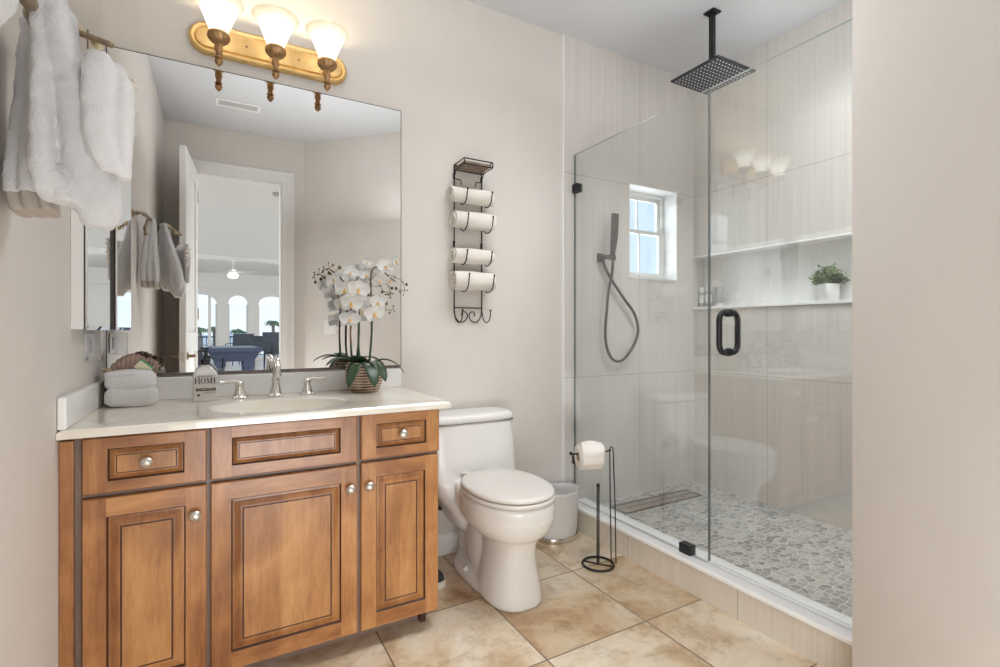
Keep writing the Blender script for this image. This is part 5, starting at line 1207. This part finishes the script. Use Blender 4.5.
# second towel nearer the wall with hem band
tb = thing('hand_towel', 'white towel with beige woven hem hanging nearest the wall behind the largest towel', 'towel', (-0.31, -0.99, 1.68), 'towels on the branch rail')
m = MB()
for (x0, y0, x1, y1, rx0, rx1) in ((-.322, -.985, -.342, -.975, .012, .015), (-.306, -.995, -.316, -.990, .012, .016), (-.298, -1.005, -.290, -1.0, .010, .015)):
    lobe(m, [(x0, y0, 1.712, rx0 * .8, .028, 0), (x0, y0, 1.68, rx0, .036, 0), ((x0 + x1) / 2, (y0 + y1) / 2, 1.55, rx0 * 1.05, .042, .1), (x1, y1, 1.44, rx1, .048, .05), (x1, y1, 1.372, rx1 * .98, .050, 0)])
tbo = m.build('pile', M['towel'], tb); finish_towel(tbo, disp=.005)
m = MB()
for (x1, y1, rx1) in ((-.341, -.975, .013), (-.316, -.990, .014), (-.291, -1.0, .012)):
    lobe(m, [(x1, y1, 1.376, rx1, .046, 0), (x1 + .003, y1, 1.352, rx1 * 1.1, .049, .04), (x1 + .006, y1, 1.338, rx1 * 1.0, .049, .08)])
hm = m.build('hem', M['hem'], tb); remesh(hm, 0.003, 3)
# small cloth nearest the camera
m = MB(); lobe(m, [(-0.272, -1.30, 1.685, .014, .03, 0), (-0.276, -1.30, 1.655, .020, .042, 0), (-0.282, -1.30, 1.60, .018, .044, 0), (-0.290, -1.30, 1.565, .010, .03, 0)])
lobe(m, [(-0.272, -1.30, 1.68, .010, .03, 0), (-0.290, -1.30, 1.62, .012, .04, 0), (-0.305, -1.30, 1.50, .014, .045, 0), (-0.308, -1.30, 1.40, .012, .04, 0)])
nt_ = m.build('face_towel', M['towel'], None, loc=(-0.285, -1.30, 1.66)); finish_towel(nt_)
setp(nt_, 'white cloth at the near end of the branch rail, cut by the photo edge', 'towel', 'towels on the branch rail')
# washcloth on the twig
m = MB()
lobe(m, [(-0.186, -1.165, 1.606, .016, .014, 0), (-0.184, -1.165, 1.580, .026, .020, 0), (-0.184, -1.165, 1.52, .025, .022, 0), (-0.184, -1.165, 1.46, .022, .022, 0), (-0.178, -1.165, 1.425, .022, .020, 0), (-0.166, -1.165, 1.395, .016, .014, 0)])
lobe(m, [(-0.162, -1.15, 1.596, .010, .016, 0), (-0.154, -1.15, 1.565, .018, .026, 0), (-0.152, -1.15, 1.50, .017, .026, 0), (-0.152, -1.15, 1.42, .014, .022, 0), (-0.150, -1.15, 1.388, .010, .016, 0)])
lobe(m, [(-0.205, -1.155, 1.585, .004, .014, 0), (-0.203, -1.160, 1.56, .008, .016, 0), (-0.202, -1.160, 1.46, .007, .016, 0), (-0.196, -1.16, 1.42, .006, .012, 0)])
wc = m.build('washcloth', M['towel_flat'], None, loc=(-0.175, -1.155, 1.62)); finish_towel(wc, 0.003, .004)
setp(wc, 'small smooth white washcloth hanging in front of the big bath towel', 'washcloth', 'towels on the branch rail')
# ruffled wash mitt behind it
m = MB()
for k in range(6):
    z = 1.600 - k * 0.022; s_ = 1 if k % 2 else -1
    lobe(m, [(-0.158 + .003 * s_, -1.10, z + .012, .008, .02, 0), (-0.150 + .005 * s_, -1.10, z, .014 - k * .001, .03, .3 * s_), (-0.158, -1.10, z - .012, .008, .02, 0)])
rm = m.build('ruffled_cloth', M['towel_cream'], None, loc=(-0.135, -1.10, 1.60)); finish_towel(rm, 0.003, .004)
setp(rm, 'ruffled cream cloth peeking out at the right of the hanging washcloth', 'washcloth', 'towels on the branch rail')

# ================================================================ BATHROOM DOOR (open inwards, seen in the mirror)
hx_, hy_ = DX0 - 0.002, YB + 0.030
dl = thing('door_1', None, None, (hx_, hy_, 0.0), rz=math.radians(94.5)); setp(dl, kind='structure')
DW = 0.655; DT = 0.040; DH = DZ - 0.012
def dbox(*a): return B(*a)
m = MB(); st_ = 0.11
m.box(0.004, st_, -DT / 2, DT / 2, 0.012, DH); m.box(DW - st_, DW, -DT / 2, DT / 2, 0.012, DH)
for z0, z1 in ((0.012, 0.22), (0.95, 1.10), (DH - 0.12, DH)): m.box(st_, DW - st_, -DT / 2, DT / 2, z0, z1)
m.build('door_leaf', M['white_paint'], dl, local=True, bevel=0.003)
m = MB()
for z0, z1 in ((0.22, 0.95), (1.10, DH - 0.12)):
    m.box(st_, DW - st_, -DT / 2 + 0.012, DT / 2 - 0.012, z0, z1); m.box(st_ + 0.03, DW - st_ - 0.03, -DT / 2 + 0.006, DT / 2 - 0.006, z0 + 0.03, z1 - 0.03)
m.build('door_panel', M['white_paint'], dl, local=True, bevel=0.004)
m = MB()
B(DW - 0.0005, DW + 0.001, -0.012, 0.012, 0.895, 0.965).build('latch_plate', M['nickel'], dl, local=True)
for s_ in (-1, 1):
    m = MB(); m.lathe([(0, 0), (0.028, 0), (0.026, 0.008 * s_), (0.012, 0.012 * s_), (0.011, 0.045 * s_), (0, 0.045 * s_)], DW - 0.06, s_ * DT / 2, 0.93, 20, axis='Y')
    m.tube(smoothpts([(DW - 0.06, s_ * (DT / 2 + 0.042), 0.93), (DW - 0.10, s_ * (DT / 2 + 0.045), 0.935), (DW - 0.165, s_ * (DT / 2 + 0.042), 0.928)], 4), 0.008, 8); m.build('door_handle', M['branch'], dl, local=True, smooth=40)
for z in (0.25, 1.2, 2.15):
    m = MB(); m.lathe([(0, 0), (0.007, 0), (0.007, 0.09), (0, 0.09)], -0.002, -DT / 2 - 0.003, z, 10); m.build('hinge', M['nickel'], dl, local=True, smooth=40)

# ================================================================ LIVING ROOM BEYOND THE DOOR (seen in the mirror)
YL0, YLM, YL1 = YB - 0.12, -12.9, -18.7; LX0, LX1 = -5.2, 6.7
struct('floor_living_room', B(LX0, LX1, -21.2, YL0, -0.1, 0.0), M['lr_floor'])
struct('ceiling_living_room', B(LX0, LX1, YLM, YL0, 3.10, 3.2), M['lr_wall'])
struct('ceiling_living_room_far', B(LX0, LX1, -21.2, YLM, 3.22, 3.32), M['lr_wall'])
struct('wall_living_room_left', B(LX0 - 0.1, LX0, YL1, YL0, 0, 3.22), M['lr_wall'])
struct('wall_living_room_right', B(LX1, LX1 + 0.1, YL1, YL0, 0, 3.22), M['lr_wall'])
m = MB(); m.box(LX0, XL - 0.12, YL0 - 0.02, YL0, 0, 3.1); m.box(XR + 0.1, LX1, YL0 - 0.02, YL0, 0, 3.1); m.box(XL - 0.12, XR + 0.1, YL0 - 0.02, YL0, ZC, 3.1)
struct('wall_living_room_near', m, M['lr_wall'])
struct('trim_9', casing(YL0 - 0.018, YL0), M['white_paint'], bevel=0.002)
# arched beam
m = MB(); n = 30; xa0, xa1 = LX0, LX1
bot, top = [], []
for i in range(n + 1):
    x = xa0 + (xa1 - xa0) * i / n; xm = 0.5; hw_ = 2.4
    zz = 2.80 + 0.22 * max(0, 1 - ((x - xm) / hw_) ** 2)
    bot.append((x, zz)); top.append((x, 3.22))
rings = [[(b[0], YLM, b[1]), (b[0], YLM - 0.35, b[1]), (b[0], YLM - 0.35, 3.22), (b[0], YLM, 3.22)] for b in bot]
m.loft(rings); struct('trim_10', m, M['white_paint'])
# window wall
def xr(px, Y):   # x of the reflected column px at depth Y
    u = (px - 500) / 500.0; return (SN + u * CS) / (CS - u * SN) * (2.3 - Y)
m = MB(); bays = [(xr(191, YL1) - 0.25, xr(217, YL1)), (xr(228, YL1), xr(248, YL1)), (xr(258, YL1), xr(284, YL1) + 0.1)]
wy0, wy1 = YL1 - 0.22, YL1
edges = [LX0, bays[0][0], bays[0][1], bays[1][0], bays[1][1], bays[2][0], bays[2][1], LX1]
for a, b in ((edges[0], edges[1]), (edges[2], edges[3]), (edges[4], edges[5]), (edges[6], edges[7])): m.box(a, b, wy0, wy1, 0, 3.22)
for a, b in bays:
    n = 16; cxm = (a + b) / 2; hw_ = (b - a) / 2; rings = []
    for i in range(n + 1):
        x = a + (b - a) * i / n; z = 2.10 + 0.34 * math.sqrt(max(0, 1 - ((x - cxm) / hw_) ** 2))
        rings.append([(x, wy0, z), (x, wy1, z), (x, wy1, 3.22), (x, wy0, 3.22)])
    m.loft(rings)
struct('wall_living_room_windows', m, M['lr_wall'])
struct('trim_11', B(LX0, LX1, YL1, YL1 + 0.06, 2.58, 2.66), M['white_paint'], bevel=0.01)
for i, (a, b) in enumerate(bays):
    wt = thing('window_%d' % (i + 2), None, None, ((a + b) / 2, YL1 - 0.12, 0)); setp(wt, kind='structure')
    m = MB(); y0, y1 = YL1 - 0.14, YL1 - 0.09
    m.box(a, a + 0.05, y0, y1, 0, 2.1); m.box(b - 0.05, b, y0, y1, 0, 2.1); m.box(a + .05, b - .05, y0, y1, 0, 0.08)
    if i == 0: xm = xr(209.5, YL1); m.box(xm - 0.05, xm + 0.05, y0, y1, 0.08, 2.40)
    m.build('window_frame', M['white_paint'], wt); B(a + .05, b - .05, YL1 - 0.12, YL1 - 0.114, 0.08, 2.12).build('pane', M['pane'], wt)
# terrace railing
rl = thing('terrace_railing', 'dark baluster railing on the terrace beyond the arched windows', 'railing', (0.6, -21.0, 0.0))
m = MB(); m.box(LX0, LX1, -21.03, -20.97, 0.84, 0.90); m.build('top_rail', M['rail'], rl)
m = MB(); m.box(LX0, LX1, -21.02, -20.98, 0.10, 0.14); m.build('bottom_rail', M['rail'], rl)
xb0, xb1 = xr(190, -21), xr(286, -21); nb = 26
for i in range(nb):
    x = xb0 + (xb1 - xb0) * i / (nb - 1); B(x - 0.012, x + 0.012, -21.01, -20.99, 0.14, 0.84).build('baluster', M['rail'], rl)
# ceiling fan
fx_, fy_ = xr(233, -14.8), -14.8
fn = thing('ceiling_fan', 'white ceiling fan with lit bowl, seen small through the doorway in the mirror', 'ceiling fan', (fx_, fy_, 3.22))
m = MB(); m.lathe([(0, 3.22), (0.07, 3.22), (0.05, 3.17), (0.015, 3.16), (0.015, 2.96), (0.10, 2.94), (0.12, 2.90), (0.10, 2.84), (0, 2.83)], fx_, fy_, 0, 24); m.build('motor', M['white_paint'], fn, smooth=50)
for k in range(5):
    a = 2 * PI * k / 5 + 0.3; c, s_ = math.cos(a), math.sin(a); m = MB()
    P_ = lambda u, v, z: (fx_ + u * c - v * s_, fy_ + u * s_ + v * c, z)
    m.loft([[P_(u, -w_, 2.885), P_(u, w_, 2.895), P_(u, w_, 2.902), P_(u, -w_, 2.892)] for u, w_ in ((0.11, .03), (0.2, .05), (0.66, .07), (0.70, .05))]); m.build('blade', M['white_paint'], fn)
m = MB(); m.lathe([(0.11, 2.83), (0.15, 2.80), (0.14, 2.74), (0.08, 2.70), (0, 2.69)], fx_, fy_, 0, 24, c0=True); m.build('light_bowl', emit('fan_light', (1.0, 0.98, 0.92), 2.2), fn, smooth=60)
# smoke detector
sdx, sdy = xr(277, -5.6), -5.6
m = MB(); m.lathe([(0, 3.10), (0.065, 3.10), (0.065, 3.075), (0.045, 3.06), (0, 3.058)], sdx, sdy, 0, 24); sdo = m.build('smoke_detector', plain('grey_detector', (0.45, 0.44, 0.42), 0.5), None, loc=(sdx, sdy, 3.10), smooth=40)
setp(sdo, 'round grey smoke detector on the ceiling of the room beyond the door', 'smoke detector')
# billiard table
yA, yB_ = -9.2, -10.9; xA, xB = xr(206, yA), xr(262, yA)
bt_ = thing('billiard_table', 'slate-blue billiard table reflected in the mirror through the doorway', 'billiard table', ((xA + xB) / 2, (yA + yB_) / 2, 0))
B(xA, xB, yB_, yA, 0.67, 0.76).build('top_rail', M['blue_felt'], bt_, bevel=0.02)
B(xA + 0.10, xB - 0.10, yB_ + 0.10, yA - 0.10, 0.761, 0.765).build('playing_cloth', plain('pale_blue_cloth', (0.25, 0.32, 0.42), 0.8), bt_)
m = MB(); m.loft([[(xA + i, yB_ + i, z), (xB - i, yB_ + i, z), (xB - i, yA - i, z), (xA + i, yA - i, z)] for z, i in ((0.48, 0.14), (0.60, 0.07), (0.67, 0.04))]); m.build('apron', M['blue_felt'], bt_)
for x in (xA + 0.24, xB - 0.24):
    for y in (yA - 0.24, yB_ + 0.24):
        m = MB(); m.loft([sell(x, y, z, r, r, 5, 20) for z, r in ((0, .10), (.05, .10), (.10, .07), (.35, .09), (.49, .12))]); m.build('leg', M['blue_felt'], bt_, smooth=50)
# chairs
def chair(name, lab, x, y, rz, sh_=0.46, bh=0.95, w=0.46, arms=True, grp=None):
    t = thing(name, lab, 'chair', (x, y, 0), grp, rz)
    m = MB(); m.box(-w / 2, w / 2, -w / 2, w / 2, sh_ - 0.05, sh_); m.build('seat', M['dark_seat'], t, local=True, bevel=0.015)
    m = MB(); m.loft([[(-w / 2, w / 2 - .03 + dy, z), (w / 2, w / 2 - .03 + dy, z), (w / 2, w / 2 + dy, z), (-w / 2, w / 2 + dy, z)] for z, dy in ((sh_, 0), (sh_ + .2, .03), (bh, .09))]); m.build('backrest', M['dark_seat'], t, local=True)
    for sx in (-1, 1):
        for sy in (-1, 1):
            m = MB(); m.tube([(sx * (w / 2 - .02), sy * (w / 2 - .02), sh_ - .03), (sx * (w / 2), sy * (w / 2), 0)], 0.014, 8); m.build('leg', M['slate'], t, local=True)
        if arms:
            m = MB(); m.tube([(sx * w / 2, -w / 2 + .05, sh_), (sx * w / 2, -w / 2 + .03, sh_ + .2), (sx * w / 2, w / 2, sh_ + .22)], 0.013, 8); m.build('armrest', M['slate'], t, local=True, smooth=True)
    return t
chair('terrace_chair', 'dark chair behind the billiard table in front of the middle arched window', xr(239.5, -15.5), -15.5, math.radians(200), .5, 1.02, .62)
chair('terrace_chair', 'dark chair at the right of the middle arched window in the reflection', xr(252, -16.2), -16.2, math.radians(150), .5, 1.0, .55)
chair('bar_stool', 'tall dark stool with backrest, rightmost in the doorway reflection', xr(278, -10.6), -10.6, math.radians(160), .62, 1.08, .46)
chair('bar_stool', 'tall dark stool beside the right end of the billiard table in the reflection', xr(266, -12.4), -12.4, math.radians(40), .62, .98, .42, False)
chair('lounge_armchair', 'dark armchair at the left edge of the doorway reflection', xr(198, -8.2), -8.2, math.radians(30), .42, .78, .6)
# outdoors
struct('ground_outside', B(-90, 90, -160, -30, -6.1, -6.0), M['sand'])
rf_ = [(-9, -3.0, -58, 0.72, 5), (0.2, 4.6, -66, 0.80, 6), (-3.5, -0.4, -96, .50, 6), (5.6, 12, -62, .88, 5)]
rlab = ['pale low roof far left beyond the terrace railing', 'pale low roof beyond the middle and right windows', 'pale roof farthest away between the palm trees', 'pale roof at the far right beyond the railing']
for i, (x0, x1, y, z, dpt) in enumerate(rf_):
    t = thing('house', rlab[i], 'house', ((x0 + x1) / 2, y, -6.0))
    B(x0, x1, y - dpt, y, -6.0, z - 1.6).build('walls', M['lr_wall'], t)
    m = MB(); xm = (x0 + x1) / 2; ym = y - dpt / 2
    m.loft([[(x0 - .4, y - dpt - .4, z - 1.6), (x1 + .4, y - dpt - .4, z - 1.6), (x1 + .4, y + .4, z - 1.6), (x0 - .4, y + .4, z - 1.6)], [(x0 + 1.2, ym - .2, z), (x1 - 1.2, ym - .2, z), (x1 - 1.2, ym + .2, z), (x0 + 1.2, ym + .2, z)]]); m.build('roof', M['roof'], t)
def palm(x, y, zt_, lab, seed, s=1.0):
    t = thing('palm_tree', lab, 'palm tree', (x, y, -6.0), 'palm trees beyond the terrace')
    m = MB(); m.tube([(x, y, -6), (x + .15, y, -3), (x, y, zt_)], [.22, .18, .14], 8); m.build('trunk', M['trunk'], t, smooth=True)
    rnd = random.Random(seed); m = MB()
    for k in range(16):
        a = 2 * PI * k / 16 + rnd.uniform(-.2, .2); L = s * rnd.uniform(1.1, 1.6); upk = rnd.uniform(0.1, .9); rows = []
        for i in range(7):
            f = i / 6; p = Vector((x + math.cos(a) * L * f, y + math.sin(a) * L * f, zt_ + L * (upk * f - (upk * .5 + .75) * f * f))); w_ = 0.22 * s * math.sin(PI * (0.1 + .85 * f)); sv = Vector((-math.sin(a), math.cos(a), 0)) * w_
            rows.append([p - sv - Vector((0, 0, w_ * .6)), p, p + sv - Vector((0, 0, w_ * .6))])
        m.loft(rows, False, False, closed=False)
    m.build('fronds', M['palm'], t, fix=False)
for i, (px, y, zt_, s, lab) in enumerate([(200, -52, 1.35, .62, 'palm tree seen through the left window, leftmost of the palms'), (214, -56, 1.45, .65, 'palm tree just left of the first column in the reflection'), (236, -78, 1.25, .8, 'low palm tree at the left of the middle window'), (243, -80, 1.0, .7, 'low palm tree near the centre of the middle window'), (273, -50, 2.0, .62, 'tallest palm tree, standing alone in the right window')]):
    palm(xr(px, y), y, zt_, lab, i, s)
